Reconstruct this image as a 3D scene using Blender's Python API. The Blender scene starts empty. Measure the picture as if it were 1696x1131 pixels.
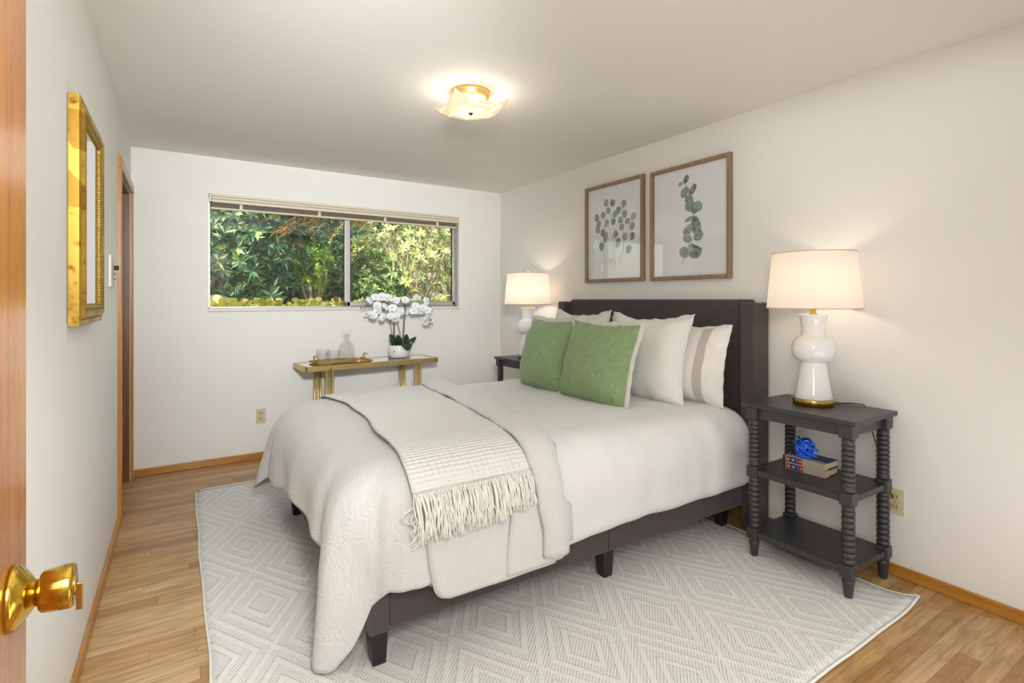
import bpy, bmesh, math, random
import numpy as np
from mathutils import Vector, Matrix, noise
R = math.radians
PI = math.pi
random.seed(7)
SC = bpy.context.scene
COL = SC.collection

# ------------------------------------------------------------------ camera
FOC = 864.54; YAW = 0.566705; HOR = 495.465; CAMZ = 1.3153
cd = bpy.data.cameras.new('camera')
cam = bpy.data.objects.new('camera', cd); COL.objects.link(cam)
cam.location = (0, 0, CAMZ)
cam.rotation_euler = (R(90), 0, -YAW)
cd.sensor_fit = 'HORIZONTAL'; cd.sensor_width = 36.0
cd.lens = 36.0 * FOC / 1696.0
cd.shift_y = -(565.5 - HOR) / 1696.0
cd.clip_start = 0.02; cd.clip_end = 200
SC.camera = cam

# ------------------------------------------------------------------ world, sun, large lights, exposure
w = bpy.data.worlds.new('sky'); SC.world = w; w.use_nodes = True
wn = w.node_tree.nodes; wl = w.node_tree.links
for n in list(wn): wn.remove(n)
sky = wn.new('ShaderNodeTexSky'); sky.sky_type = 'NISHITA'; sky.sun_disc = False
sky.sun_elevation = R(48); sky.sun_rotation = R(250); sky.air_density = 1.2; sky.dust_density = 2.0
bgn = wn.new('ShaderNodeBackground'); bgn.inputs['Strength'].default_value = 0.50
won = wn.new('ShaderNodeOutputWorld')
wl.new(sky.outputs[0], bgn.inputs[0]); wl.new(bgn.outputs[0], won.inputs[0])

def light(name, kind, loc, energy, color=(1, 1, 1), target=None, **kw):
    l = bpy.data.lights.new(name, kind); l.energy = energy; l.color = color
    for k, v in kw.items(): setattr(l, k, v)
    o = bpy.data.objects.new(name, l); COL.objects.link(o); o.location = loc
    if target is not None:
        d = Vector(target) - Vector(loc)
        o.rotation_euler = d.to_track_quat('-Z', 'Y').to_euler()
    return o
light('sun', 'SUN', (-6, 0, 9), 7.5, (1.0, 0.93, 0.80), (0.2, 6.6, 0), angle=R(1.0))
light('doorway_fill', 'AREA', (0.14, -0.10, 1.72), 18, (0.91, 0.965, 1.0), (1.3, 4.4, 1.15),  # added fill behind the camera, not a lamp of the house
      shape='RECTANGLE', size=0.5, size_y=0.66)
light('overhead_fill', 'AREA', (1.35, 1.0, 2.42), 7, (0.91, 0.965, 1.0), (1.35, 1.0, 0.0),  # added overhead fill out of view, not a ceiling fitting
      shape='RECTANGLE', size=2.7, size_y=1.7)
light('low_front_fill', 'AREA', (1.60, 0.08, 0.60), 15, (0.91, 0.965, 1.0), (1.55, 4.0, 1.5), shape='RECTANGLE', size=2.1, size_y=1.0)  # added fill low at the front wall; no window there
light('floor_fill', 'SPOT', (0.16, -0.04, 2.02), 230, (0.91, 0.965, 1.0), (-.06, 3.1, 0.0), spot_size=R(38), spot_blend=1.0, shadow_soft_size=0.2)  # added spot to brighten the floor and rug on the left
light('back_wall_fill', 'SPOT', (0.10, -0.04, 2.0), 600, (0.91, 0.965, 1.0), (1.15, 4.75, 1.75), spot_size=R(56), spot_blend=1.0, shadow_soft_size=0.18)  # added spot to brighten the back wall
light('hall_fill', 'AREA', (0.5, -0.75, 2.35), 14, (1.0, 0.95, 0.88), (0.5, -0.75, 0), shape='SQUARE', size=0.6)  # unseen lamp added in the hall, spills through the doorway
SC.view_settings.view_transform = 'Standard'
SC.view_settings.look = 'None'
SC.view_settings.exposure = 0.22
SC.view_settings.gamma = 1.0
SC.view_settings.use_curve_mapping = False
SC.cycles.max_bounces = 10
SC.cycles.transparent_max_bounces = 16
SC.cycles.caustics_reflective = False
SC.cycles.caustics_refractive = False
SC.cycles.sample_clamp_indirect = 6.0
SC.cycles.use_denoising = True

# ------------------------------------------------------------------ materials
def srgb(r, g, b):
    f = lambda c: (c / 255 / 12.92) if c / 255 <= .04045 else ((c / 255 + .055) / 1.055) ** 2.4
    return (f(r), f(g), f(b), 1.0)

class NT:
    def __init__(s, name):
        s.m = bpy.data.materials.new(name); s.m.use_nodes = True
        s.n = s.m.node_tree.nodes; s.l = s.m.node_tree.links
        for x in list(s.n): s.n.remove(x)
        s.out = s.n.new('ShaderNodeOutputMaterial')
    def node(s, t, props=None, **ins):
        nd = s.n.new(t)
        for k, v in (props or {}).items(): setattr(nd, k, v)
        for k, v in ins.items():
            key = k.replace('_', ' ')
            sock = nd.inputs[int(k[1:])] if (k[0] == 'i' and k[1:].isdigit()) else nd.inputs[key]
            s.put(sock, v)
        return nd
    def put(s, sock, v):
        if isinstance(v, bpy.types.NodeSocket): s.l.new(v, sock)
        elif isinstance(v, bpy.types.Node): s.l.new(v.outputs[0], sock)
        else: sock.default_value = v
    def math(s, op, a, b=0.0, c=None):
        nd = s.n.new('ShaderNodeMath'); nd.operation = op
        s.put(nd.inputs[0], a); s.put(nd.inputs[1], b)
        if c is not None: s.put(nd.inputs[2], c)
        return nd.outputs[0]
    def ramp(s, fac, stops, interp='LINEAR'):
        nd = s.n.new('ShaderNodeValToRGB'); cr = nd.color_ramp; cr.interpolation = interp
        while len(cr.elements) < len(stops): cr.elements.new(0.5)
        for e, (p, c) in zip(cr.elements, stops):
            e.position = p; e.color = c if len(c) == 4 else (*c, 1)
        s.put(nd.inputs[0], fac); return nd.outputs[0]
    def mix(s, fac, a, b, blend='MIX'):
        nd = s.n.new('ShaderNodeMix'); nd.data_type = 'RGBA'; nd.blend_type = blend
        s.put(nd.inputs[0], fac); s.put(nd.inputs[6], a); s.put(nd.inputs[7], b)
        return nd.outputs[2]
    def pos(s):
        g = s.n.new('ShaderNodeNewGeometry'); x = s.n.new('ShaderNodeSeparateXYZ')
        s.l.new(g.outputs['Position'], x.inputs[0]); return g.outputs['Position'], x.outputs
    def obj(s): return s.n.new('ShaderNodeTexCoord').outputs['Object']
    def scale(s, v, sc):
        nd = s.n.new('ShaderNodeVectorMath'); nd.operation = 'MULTIPLY'
        s.put(nd.inputs[0], v); nd.inputs[1].default_value = sc; return nd.outputs[0]
    def noise(s, v, scale, detail=3.0, rough=0.55, dist=0.0):
        return s.node('ShaderNodeTexNoise', Vector=v, Scale=scale, Detail=detail, Roughness=rough, Distortion=dist)
    def bump(s, h, strength, dist, normal=None):
        nd = s.n.new('ShaderNodeBump'); nd.inputs['Strength'].default_value = strength
        nd.inputs['Distance'].default_value = dist; s.put(nd.inputs['Height'], h)
        if normal is not None: s.put(nd.inputs['Normal'], normal)
        return nd.outputs[0]
    def bsdf(s, color, rough=0.5, metal=0.0, normal=None, **kw):
        nd = s.n.new('ShaderNodeBsdfPrincipled')
        s.put(nd.inputs['Base Color'], color); s.put(nd.inputs['Roughness'], rough)
        s.put(nd.inputs['Metallic'], metal)
        if normal is not None: s.put(nd.inputs['Normal'], normal)
        for k, v in kw.items(): s.put(nd.inputs[k.replace('_', ' ')], v)
        s.l.new(nd.outputs[0], s.out.inputs[0]); return nd

MATS = {}
def simple(name, color, rough=0.5, metal=0.0, nscale=0, namt=0.0, bscale=0, bstr=0.0, bdist=0.002, **kw):
    t = NT(name); o = t.obj(); c = color
    if nscale:
        nz = t.noise(o, nscale, 3)
        c = t.mix(nz.outputs[0], tuple(x * (1 - namt) for x in color[:3]) + (1,), tuple(min(1, x * (1 + namt)) for x in color[:3]) + (1,))
    nrm = None
    if bscale: nrm = t.bump(t.noise(o, bscale, 3).outputs[0], bstr, bdist)
    t.bsdf(c, rough, metal, nrm, **kw)
    return t.m

def wall_mat():
    t = NT('white_wallpaper'); p, xyz = t.pos()
    a = t.noise(t.scale(p, (260, 260, 18)), 1.0, 2).outputs[0]
    b = t.noise(t.scale(p, (18, 18, 260)), 1.0, 2).outputs[0]
    h = t.math('ADD', a, b)
    c = t.mix(t.noise(p, 1.3, 2).outputs[0], srgb(236, 233, 227), srgb(240, 237, 231))
    t.bsdf(c, 0.7, 0, t.bump(h, 0.06, 0.002), Specular_IOR_Level=0.25)
    return t.m
def ceil_mat():
    t = NT('ceiling_paint'); p, xyz = t.pos()
    t.bsdf(srgb(238, 234, 226), 0.85, 0, t.bump(t.noise(p, 60, 4).outputs[0], 0.05, 0.003), Specular_IOR_Level=0.2)
    return t.m

def floor_mat():
    t = NT('oak_strip_floor'); p, X = t.pos()
    W = 0.068
    yr = t.math('DIVIDE', X[1], W)
    row = t.math('FLOOR', yr); fy = t.math('FRACT', yr)
    wn1 = t.node('ShaderNodeTexWhiteNoise', {'noise_dimensions': '1D'}, W=row)
    xo = t.math('ADD', t.math('DIVIDE', X[0], 1.25), t.math('MULTIPLY', wn1.outputs[0], 7.3))
    col = t.math('FLOOR', xo); fx = t.math('FRACT', xo)
    cv = t.node('ShaderNodeCombineXYZ', X=row, Y=col)
    wn2 = t.node('ShaderNodeTexWhiteNoise', {'noise_dimensions': '2D'}, Vector=cv.outputs[0])
    rnd = wn2.outputs[0]
    base = t.ramp(rnd, [(0.0, srgb(178, 132, 80)), (0.2, srgb(212, 168, 108)), (0.55, srgb(224, 182, 122)), (0.8, srgb(240, 206, 152)), (1.0, srgb(196, 150, 96))])
    sh = t.node('ShaderNodeVectorMath', {'operation': 'ADD'})
    t.put(sh.inputs[0], p); t.put(sh.inputs[1], t.node('ShaderNodeCombineXYZ', X=t.math('MULTIPLY', rnd, 13.0), Y=0.0, Z=t.math('MULTIPLY', rnd, 31.0)).outputs[0])
    g1 = t.noise(t.scale(sh.outputs[0], (3.0, 60, 3)), 1.0, 5, 0.62, 0.6).outputs[0]
    g2 = t.noise(t.scale(sh.outputs[0], (7.0, 240, 7)), 1.0, 3, 0.5).outputs[0]
    wv = t.node('ShaderNodeTexWave', {'wave_type': 'RINGS', 'rings_direction': 'Y'}, Vector=t.scale(sh.outputs[0], (1.1, 15, 1)), Scale=2.2, Distortion=5.0, Detail=2.0).outputs[0]
    c = t.mix(t.ramp(g1, [(0.32, (0, 0, 0)), (0.72, (1, 1, 1))]), t.mix(0.60, base, srgb(112, 70, 36)), base)
    c = t.mix(t.math('MULTIPLY', t.ramp(wv, [(0.0, (1, 1, 1)), (0.3, (0, 0, 0))]), 0.22), c, srgb(116, 74, 42))
    c = t.mix(t.math('MULTIPLY', g2, 0.24), c, srgb(146, 100, 60))
    gy = t.math('MINIMUM', fy, t.math('SUBTRACT', 1.0, fy)); gx = t.math('MINIMUM', fx, t.math('SUBTRACT', 1.0, fx))
    gap = t.math('MAXIMUM', t.math('LESS_THAN', gy, 0.011), t.math('LESS_THAN', gx, 0.0008))
    c = t.mix(t.math('MULTIPLY', gap, 0.6), c, srgb(58, 34, 18))
    t.bsdf(c, t.math('ADD', 0.30, t.math('MULTIPLY', g2, 0.12)), 0, t.bump(t.math('ADD', t.math('MULTIPLY', gap, -1.0), t.math('MULTIPLY', g2, 0.15)), 0.25, 0.001), Coat_Weight=0.12, Coat_Roughness=0.2)
    return t.m

def wood(name, c1, c2, rough=0.35, axis='Z', coat=0.15, sc=1.0):
    t = NT(name); o = t.obj()
    s = {'X': (3, 40, 40), 'Y': (40, 3, 40), 'Z': (40, 40, 3)}[axis]
    g = t.noise(t.scale(o, tuple(k * sc for k in s)), 1.0, 5, 0.6, 0.8).outputs[0]
    s2 = {'X': (6, 200, 200), 'Y': (200, 6, 200), 'Z': (200, 200, 6)}[axis]
    g2 = t.noise(t.scale(o, s2), 1.0, 2).outputs[0]
    c = t.mix(t.ramp(g, [(0.3, (0, 0, 0)), (0.7, (1, 1, 1))]), c1, c2)
    c = t.mix(t.math('MULTIPLY', g2, 0.3), c, c1)
    t.bsdf(c, rough, 0, t.bump(g2, 0.1, 0.0006), Coat_Weight=coat, Coat_Roughness=0.12)
    return t.m

def rug_mat():
    t = NT('rug_weave'); p, X = t.pos()
    s = t.math('DIVIDE', t.math('SUBTRACT', X[0], 0.30), 0.195); q = t.math('DIVIDE', t.math('SUBTRACT', X[1], 3.11), 0.32)
    u = t.math('MULTIPLY', t.math('ADD', s, q), 0.5); v = t.math('MULTIPLY', t.math('SUBTRACT', s, q), 0.5)
    def tri(a):
        return t.math('MULTIPLY', t.math('ABSOLUTE', t.math('SUBTRACT', t.math('FRACT', t.math('ADD', a, 0.5)), 0.5)), 2.0)
    m = t.math('MAXIMUM', tri(u), tri(v))
    band = t.ramp(m, [(0.0, (0, 0, 0)), (0.27, (0, 0, 0)), (0.29, (1, 1, 1)), (0.42, (1, 1, 1)), (0.44, (0, 0, 0)), (0.60, (0, 0, 0)), (0.62, (1, 1, 1)), (0.76, (1, 1, 1)), (0.78, (0, 0, 0)), (0.93, (0, 0, 0)), (0.95, (1, 1, 1)), (1.0, (1, 1, 1))])
    ln = t.math('SINE', t.math('MULTIPLY', m, 2 * PI * 6.0))
    dx = t.math('SINE', t.math('MULTIPLY', t.math('ADD', X[0], t.math('MULTIPLY', X[1], 0.25)), 2 * PI / 0.0165))
    dy = t.math('SINE', t.math('MULTIPLY', X[1], 2 * PI / 0.0125))
    dots = t.ramp(t.math('MULTIPLY', dx, dy), [(0.15, (0, 0, 0)), (0.70, (1, 1, 1))])
    nz = t.noise(p, 90, 3).outputs[0]
    dk = t.math('MULTIPLY', t.math('MULTIPLY', dots, t.math('SUBTRACT', 1.0, t.math('MULTIPLY', band, 0.78))), t.math('ADD', 0.55, t.math('MULTIPLY', nz, 0.6)))
    c = t.mix(nz, srgb(231, 228, 222), srgb(244, 242, 236))
    c = t.mix(t.math('MULTIPLY', dk, 0.85), c, srgb(132, 123, 111))
    edge = t.ramp(m, [(0.26, (0, 0, 0)), (0.28, (1, 1, 1)), (0.30, (0, 0, 0)), (0.43, (0, 0, 0)), (0.44, (.8, .8, .8)), (0.455, (0, 0, 0)), (0.60, (0, 0, 0)), (0.61, (1, 1, 1)), (0.63, (0, 0, 0)), (0.765, (0, 0, 0)), (0.775, (.8, .8, .8)), (0.79, (0, 0, 0))])
    c = t.mix(t.math('MULTIPLY', edge, 0.34), c, srgb(112, 102, 90))
    h = t.math('ADD', t.math('MULTIPLY', band, 0.9), t.math('SUBTRACT', t.math('MULTIPLY', nz, 0.5), t.math('MULTIPLY', dots, 0.6)))
    t.bsdf(c, 0.95, 0, t.bump(h, 0.6, 0.004), Specular_IOR_Level=0.1, Sheen_Weight=0.15)
    return t.m

def fabric(name, c1, c2, sc=900, bstr=0.25, slub=0.0, rough=0.9, sheen=0.2, wr=0.0):
    t = NT(name); o = t.obj()
    a = t.noise(t.scale(o, (sc, sc * .12, sc)), 1.0, 2).outputs[0]
    b = t.noise(t.scale(o, (sc * .12, sc, sc * .12)), 1.0, 2).outputs[0]
    h = t.math('ADD', a, b)
    c = t.mix(t.ramp(h, [(0.35, (0, 0, 0)), (0.65, (1, 1, 1))]) if slub == 0 else t.ramp(t.math('MULTIPLY', h, 0.5), [(0.38, (0, 0, 0)), (0.62, (1, 1, 1))]), c1, c2)
    n1 = None
    if wr: n1 = t.bump(t.noise(o, 5.0, 3, 0.5, 0.4).outputs[0], wr, 0.02)
    t.bsdf(c, rough, 0, t.bump(h, bstr, 0.001, n1), Specular_IOR_Level=0.2, Sheen_Weight=sheen)
    return t.m

def green_linen():
    t = NT('green_slub_linen'); uv = t.n.new('ShaderNodeTexCoord').outputs['UV']
    a = t.noise(t.scale(uv, (170, 7, 1)), 1.0, 3, 0.6).outputs[0]
    b = t.noise(t.scale(uv, (9, 150, 1)), 1.0, 3, 0.6).outputs[0]
    c = t.mix(t.ramp(a, [(0.35, (0, 0, 0)), (0.66, (1, 1, 1))]), srgb(120, 142, 100), srgb(146, 166, 120))
    c = t.mix(t.ramp(b, [(0.5, (0, 0, 0)), (0.74, (.65, .65, .65))]), c, srgb(172, 188, 146))
    c = t.mix(t.ramp(t.noise(t.scale(uv, (60, 4, 1)), 1.0, 2).outputs[0], [(0.66, (0, 0, 0)), (0.72, (.6, .6, .6))]), c, srgb(190, 204, 164))
    t.bsdf(c, 0.9, 0, t.bump(t.math('ADD', a, b), 0.35, 0.0012), Specular_IOR_Level=0.15, Sheen_Weight=0.25)
    return t.m

def paisley():
    t = NT('white_matelasse'); p, X = t.pos()
    nz = t.node('ShaderNodeTexNoise', Vector=p, Scale=3.5, Detail=1.5)
    d = t.node('ShaderNodeVectorMath', {'operation': 'ADD'}); t.put(d.inputs[0], p)
    t.put(d.inputs[1], t.scale(nz.outputs['Color'], (0.20, 0.20, 0.20)))
    vo = t.node('ShaderNodeTexVoronoi', {'feature': 'F1'}, Vector=d.outputs[0], Scale=14.0)
    w1 = t.math('SINE', t.math('MULTIPLY', vo.outputs['Distance'], 48.0))
    vs = t.node('ShaderNodeTexVoronoi', {'feature': 'SMOOTH_F1'}, Vector=d.outputs[0], Scale=26.0)
    w2 = t.math('SINE', t.math('MULTIPLY', vs.outputs['Distance'], 24.0))
    sel = t.ramp(t.noise(p, 9, 1).outputs[0], [(0.45, (0, 0, 0)), (0.55, (1, 1, 1))])
    h = t.math('ADD', t.math('MULTIPLY', w1, t.math('SUBTRACT', 1.0, sel)), t.math('MULTIPLY', w2, sel))
    t.bsdf(srgb(210, 208, 204), 0.9, 0, t.bump(h, 0.22, 0.0028, t.bump(t.noise(p, 6, 2).outputs[0], 0.15, 0.02)), Specular_IOR_Level=0.2, Sheen_Weight=0.2)
    return t.m

def knit():
    t = NT('cream_knit'); uv = t.node('ShaderNodeSeparateXYZ', Vector=t.n.new('ShaderNodeTexCoord').outputs['UV']).outputs
    p, X = t.pos()
    rows = t.math('SINE', t.math('ADD', t.math('MULTIPLY', uv[1], 2 * PI / 0.017), t.math('MULTIPLY', t.noise(p, 25, 2).outputs[0], 2.0)))
    dash = t.math('SINE', t.math('MULTIPLY', uv[0], 2 * PI / 0.026))
    slots = t.math('MULTIPLY', t.ramp(rows, [(0.0, (1, 1, 1)), (0.35, (0, 0, 0))]), t.ramp(dash, [(0.3, (0, 0, 0)), (0.6, (1, 1, 1))]))
    near = t.math('MULTIPLY', t.ramp(uv[1], [(0.56, (0, 0, 0)), (0.70, (1, 1, 1))]), t.ramp(t.noise(p, 14, 2).outputs[0], [(0.35, (.1, .1, .1)), (0.65, (1, 1, 1))]))
    c = t.mix(t.math('MULTIPLY', slots, t.math('MULTIPLY', near, 0.34)), srgb(228, 226, 220), srgb(182, 177, 170))
    h = t.math('ADD', t.math('MULTIPLY', rows, t.math('ADD', 0.4, t.math('MULTIPLY', t.noise(p, 40, 2).outputs[0], 0.5))), t.noise(p, 160, 3).outputs[0])
    t.bsdf(c, 0.95, 0, t.bump(h, 0.7, 0.004), Specular_IOR_Level=0.15, Sheen_Weight=0.2)
    return t.m

def striped():
    t = NT('striped_linen'); uv = t.node('ShaderNodeSeparateXYZ', Vector=t.n.new('ShaderNodeTexCoord').outputs['UV']).outputs
    o = t.obj()
    st = t.ramp(uv[0], [(0.0, (0, 0, 0)), (0.135, (0, 0, 0)), (0.14, (1, 1, 1)), (0.215, (1, 1, 1)), (0.22, (0, 0, 0)), (0.42, (0, 0, 0)), (0.425, (1, 1, 1)), (0.50, (1, 1, 1)), (0.505, (0, 0, 0)), (0.78, (0, 0, 0)), (0.785, (1, 1, 1)), (0.86, (1, 1, 1)), (0.865, (0, 0, 0))])
    c = t.mix(st, srgb(236, 232, 226), srgb(196, 186, 178))
    t.bsdf(c, 0.92, 0, t.bump(t.noise(o, 12, 4).outputs[0], 0.25, 0.01), Specular_IOR_Level=0.15, Sheen_Weight=0.2)
    return t.m

def gold_leaf():
    t = NT('gold_leaf'); o = t.obj()
    br = t.node('ShaderNodeTexVoronoi', {'distance': 'CHEBYCHEV'}, Vector=t.scale(o, (14, 10, 9)), Scale=1.0, Randomness=0.7)
    c = t.mix(t.node('ShaderNodeSeparateColor', Color=br.outputs['Color']).outputs[0], srgb(150, 112, 38), srgb(206, 166, 74))
    c = t.mix(t.ramp(t.noise(o, 30, 4).outputs[0], [(0.55, (0, 0, 0)), (0.75, (1, 1, 1))]), c, srgb(120, 84, 24))
    t.bsdf(c, 0.40, 0.85, t.bump(t.noise(o, 40, 3).outputs[0], 0.1, 0.002))
    return t.m

def leaf_mat(name, stops, rough=0.45, trans=0.25, interp='LINEAR'):
    t = NT(name); g = t.n.new('ShaderNodeNewGeometry')
    c = t.ramp(g.outputs['Random Per Island'], stops, interp)
    if name == 'printed_leaf': c = t.mix(t.ramp(t.noise(t.obj(), 45, 2).outputs[0], [(.35, (0, 0, 0)), (.7, (1, 1, 1))]), c, srgb(172, 188, 172)) 
    b = t.bsdf(c, rough, 0, None, Specular_IOR_Level=0.5)
    if trans:
        tr = t.node('ShaderNodeBsdfTranslucent', Color=c)
        mx = t.n.new('ShaderNodeMixShader'); mx.inputs[0].default_value = trans
        t.l.new(b.outputs[0], mx.inputs[1]); t.l.new(tr.outputs[0], mx.inputs[2]); t.l.new(mx.outputs[0], t.out.inputs[0])
    return t.m

def pane_mat(name, tint=(1, 1, 1, 1), refl=1.0, rough=0.0):
    t = NT(name)
    tr = t.node('ShaderNodeBsdfTransparent', Color=tint)
    gl = t.node('ShaderNodeBsdfGlossy', Color=(1, 1, 1, 1), Roughness=rough)
    lw = t.node('ShaderNodeLayerWeight', Blend=0.5)
    fr = t.math('ADD', 0.032, t.math('MULTIPLY', 0.9, t.math('POWER', lw.outputs['Facing'], 5.0)))
    mx = t.n.new('ShaderNodeMixShader')
    t.put(mx.inputs[0], t.math('MULTIPLY', fr, refl)); t.l.new(tr.outputs[0], mx.inputs[1]); t.l.new(gl.outputs[0], mx.inputs[2])
    t.l.new(mx.outputs[0], t.out.inputs[0]); return t.m

def shade_mat():
    t = NT('linen_shade'); o = t.obj()
    a = t.noise(t.scale(o, (500, 500, 60)), 1.0, 2).outputs[0]
    c = t.mix(a, srgb(238, 226, 214), srgb(248, 240, 230))
    b = t.node('ShaderNodeBsdfDiffuse', Color=c); tr = t.node('ShaderNodeBsdfTranslucent', Color=c)
    mx = t.n.new('ShaderNodeMixShader'); mx.inputs[0].default_value = 0.42
    t.l.new(b.outputs[0], mx.inputs[1]); t.l.new(tr.outputs[0], mx.inputs[2]); t.l.new(mx.outputs[0], t.out.inputs[0])
    return t.m

def frosted_mat():
    t = NT('frosted_glass_shade'); o = t.obj()
    wv = t.node('ShaderNodeTexWave', {'wave_type': 'RINGS', 'rings_direction': 'Z'}, Vector=o, Scale=4.0, Distortion=14.0, Detail=2.0, Detail_Scale=1.3).outputs[0]
    k = t.ramp(wv, [(0.80, (0, 0, 0)), (0.93, (1, 1, 1))])
    c = t.mix(k, srgb(240, 222, 200), srgb(250, 244, 236))
    tr = t.node('ShaderNodeBsdfTranslucent', Color=c); df = t.node('ShaderNodeBsdfDiffuse', Color=c)
    mx = t.n.new('ShaderNodeMixShader'); mx.inputs[0].default_value = 0.5
    t.l.new(df.outputs[0], mx.inputs[1]); t.l.new(tr.outputs[0], mx.inputs[2])
    em = t.node('ShaderNodeEmission', Color=(1.0, 0.92, 0.82, 1), Strength=t.math('ADD', 0.10, t.math('MULTIPLY', k, 0.12)))
    ad = t.n.new('ShaderNodeAddShader'); t.l.new(mx.outputs[0], ad.inputs[0]); t.l.new(em.outputs[0], ad.inputs[1])
    t.l.new(ad.outputs[0], t.out.inputs[0]); return t.m

M = dict(
    wall=wall_mat(), ceil=ceil_mat(), floor=floor_mat(), rug=rug_mat(),
    trim=wood('honey_oak_trim', srgb(160, 104, 34), srgb(206, 146, 62), 0.35, 'X'),
    trimy=wood('honey_oak_trim_long', srgb(160, 104, 34), srgb(206, 146, 62), 0.35, 'Y'),
    casing=wood('honey_oak_casing', srgb(158, 102, 32), srgb(202, 142, 58), 0.35, 'Z'),
    jamb=wood('brown_oak_jamb', srgb(92, 54, 26), srgb(132, 82, 42), 0.4, 'Z'),
    door=wood('varnished_door', srgb(166, 98, 32), srgb(196, 126, 50), 0.22, 'Z', 0.25),
    frame_wood=wood('grey_brown_oak', srgb(130, 104, 78), srgb(172, 144, 112), 0.5, 'Z', 0.05),
    paint=simple('white_paint', srgb(226, 219, 206), 0.45),
    blind=simple('cream_blind', srgb(222, 210, 188), 0.45),
    blind_shadow=simple('taupe_blind_shadow', srgb(150, 134, 116), 0.6),  # shade of the gaps in the blind put into the colour
    alu=simple('aluminium', srgb(196, 194, 190), 0.38, 0.75, 30, 0.05),
    gasket=simple('black_gasket', srgb(48, 44, 40), 0.6),
    glass=pane_mat('window_glass', (0.97, 0.99, 0.97, 1), 1.0),
    pglass=pane_mat('picture_glass', (1, 1, 1, 1), 1.0),
    mirror=simple('mirror_silver', (0.86, 0.9, 0.9, 1), 0.01, 1.0),
    clear=None,
    gold=gold_leaf(),
    gold_bead=simple('aged_gold_bead', srgb(176, 138, 66), 0.35, 0.8, 60, 0.4),
    brass=simple('polished_brass', srgb(206, 168, 66), 0.16, 1.0),
    canopy=simple('pale_gold_canopy', srgb(228, 198, 126), 0.35, 0.8),
    brass_soft=simple('brushed_brass', srgb(196, 160, 84), 0.28, 1.0, 20, 0.06),
    brass_paint=simple('gold_painted_metal', srgb(203, 173, 112), 0.35, 0.7),
    dark_brass=simple('dark_bronze', srgb(92, 62, 30), 0.4, 0.8),
    uph=fabric('charcoal_upholstery', srgb(56, 50, 50), srgb(78, 70, 69), 1100, 0.3, 0, 0.95, 0.25),
    blackwood=simple('black_leg', srgb(30, 28, 28), 0.4),
    sheet=fabric('white_cotton', srgb(218, 217, 214), srgb(223, 222, 219), 700, 0.06, 0, 0.9, 0.15, 0.22),
    lining=simple('blush_lining', srgb(232, 214, 204), 0.9),
    coverlet=paisley(), knit=knit(), green=green_linen(), striped=striped(),
    fringe=simple('cream_yarn', srgb(232, 229, 219), 0.95, 0, 300, 0.05),
    pillow_white=fabric('white_linen', srgb(222, 218, 211), srgb(232, 228, 221), 700, 0.12, 0, 0.9, 0.15, 0.14),
    frayed=fabric('frayed_linen_edge', srgb(150, 144, 132), srgb(214, 209, 198), 320, 0.5, 0, 0.95, 0.2),
    night=simple('charcoal_painted_wood', srgb(58, 57, 58), 0.36, 0, 25, 0.12),
    ceramic=simple('white_ceramic', srgb(240, 238, 235), 0.08, 0, Coat_Weight=0.4, Coat_Roughness=0.03),
    shade=shade_mat(), frosted=frosted_mat(),
    shade_trim=simple('shade_binding', srgb(196, 176, 160), 0.8),
    paper=simple('print_paper', srgb(240, 242, 244), 0.6),
    print_leaf=leaf_mat('printed_leaf', [(0, srgb(72, 88, 80)), (0.3, srgb(112, 132, 118)), (0.6, srgb(142, 160, 144)), (0.85, srgb(92, 112, 100)), (1, srgb(58, 72, 66))], 0.6, 0),
    print_stem=simple('printed_stem', srgb(112, 104, 92), 0.6),
    print_dark=simple('printed_vein', srgb(58, 66, 60), 0.6),
    ivory=simple('ivory_plastic', srgb(214, 200, 166), 0.35),
    ivory2=simple('ivory_socket', srgb(196, 182, 146), 0.35),
    slot=simple('dark_slot', srgb(38, 32, 26), 0.6),
    black=simple('black_plastic', srgb(28, 27, 27), 0.35),
    book=fabric('grey_book_cloth', srgb(150, 141, 128), srgb(172, 163, 149), 1200, 0.2),
    bookblue=simple('blue_book_board', srgb(34, 58, 118), 0.55),
    bookred=simple('red_label', srgb(158, 32, 38), 0.5),
    booknavy=simple('navy_label', srgb(30, 48, 118), 0.5),
    bookwhite=simple('white_print', srgb(232, 230, 228), 0.5),
    pages=simple('book_pages', srgb(206, 184, 142), 0.9, 0, 200, 0.08),
    bglass=simple('blue_glass', srgb(8, 92, 226), 0.06, 0, Coat_Weight=0.6),
    petal=simple('white_petal', srgb(246, 245, 246), 0.6, Subsurface_Weight=0.1),
    lip=simple('orchid_lip', srgb(226, 214, 150), 0.5),
    ostem=simple('orchid_stem', srgb(88, 92, 44), 0.5, 0, 40, 0.2),
    otwig=simple('orchid_twig', srgb(66, 62, 40), 0.5),
    oleaf=simple('orchid_leaf', srgb(38, 60, 34), 0.32, 0, 20, 0.25),
    bud=simple('orchid_bud', srgb(52, 50, 36), 0.5),
    soil=simple('moss_soil', srgb(58, 42, 28), 0.95, 0, 80, 0.4),
    earth=simple('garden_earth', srgb(78, 64, 46), 0.95, 0, 8, 0.35),
    bark=simple('grey_bark', srgb(150, 132, 108), 0.9, 0, 30, 0.3, 40, 0.5, 0.01),
    twig=simple('pale_twig', srgb(176, 162, 132), 0.9, 0, 20, 0.25),
    fence=wood('weathered_fence', srgb(150, 138, 112), srgb(186, 174, 146), 0.8, 'Z', 0.0),
    stone=simple('garden_stone', srgb(92, 82, 72), 0.9, 0, 10, 0.3, 20, 0.4, 0.02),
    siding=simple('brown_siding', srgb(134, 84, 58), 0.8),
)
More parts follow.
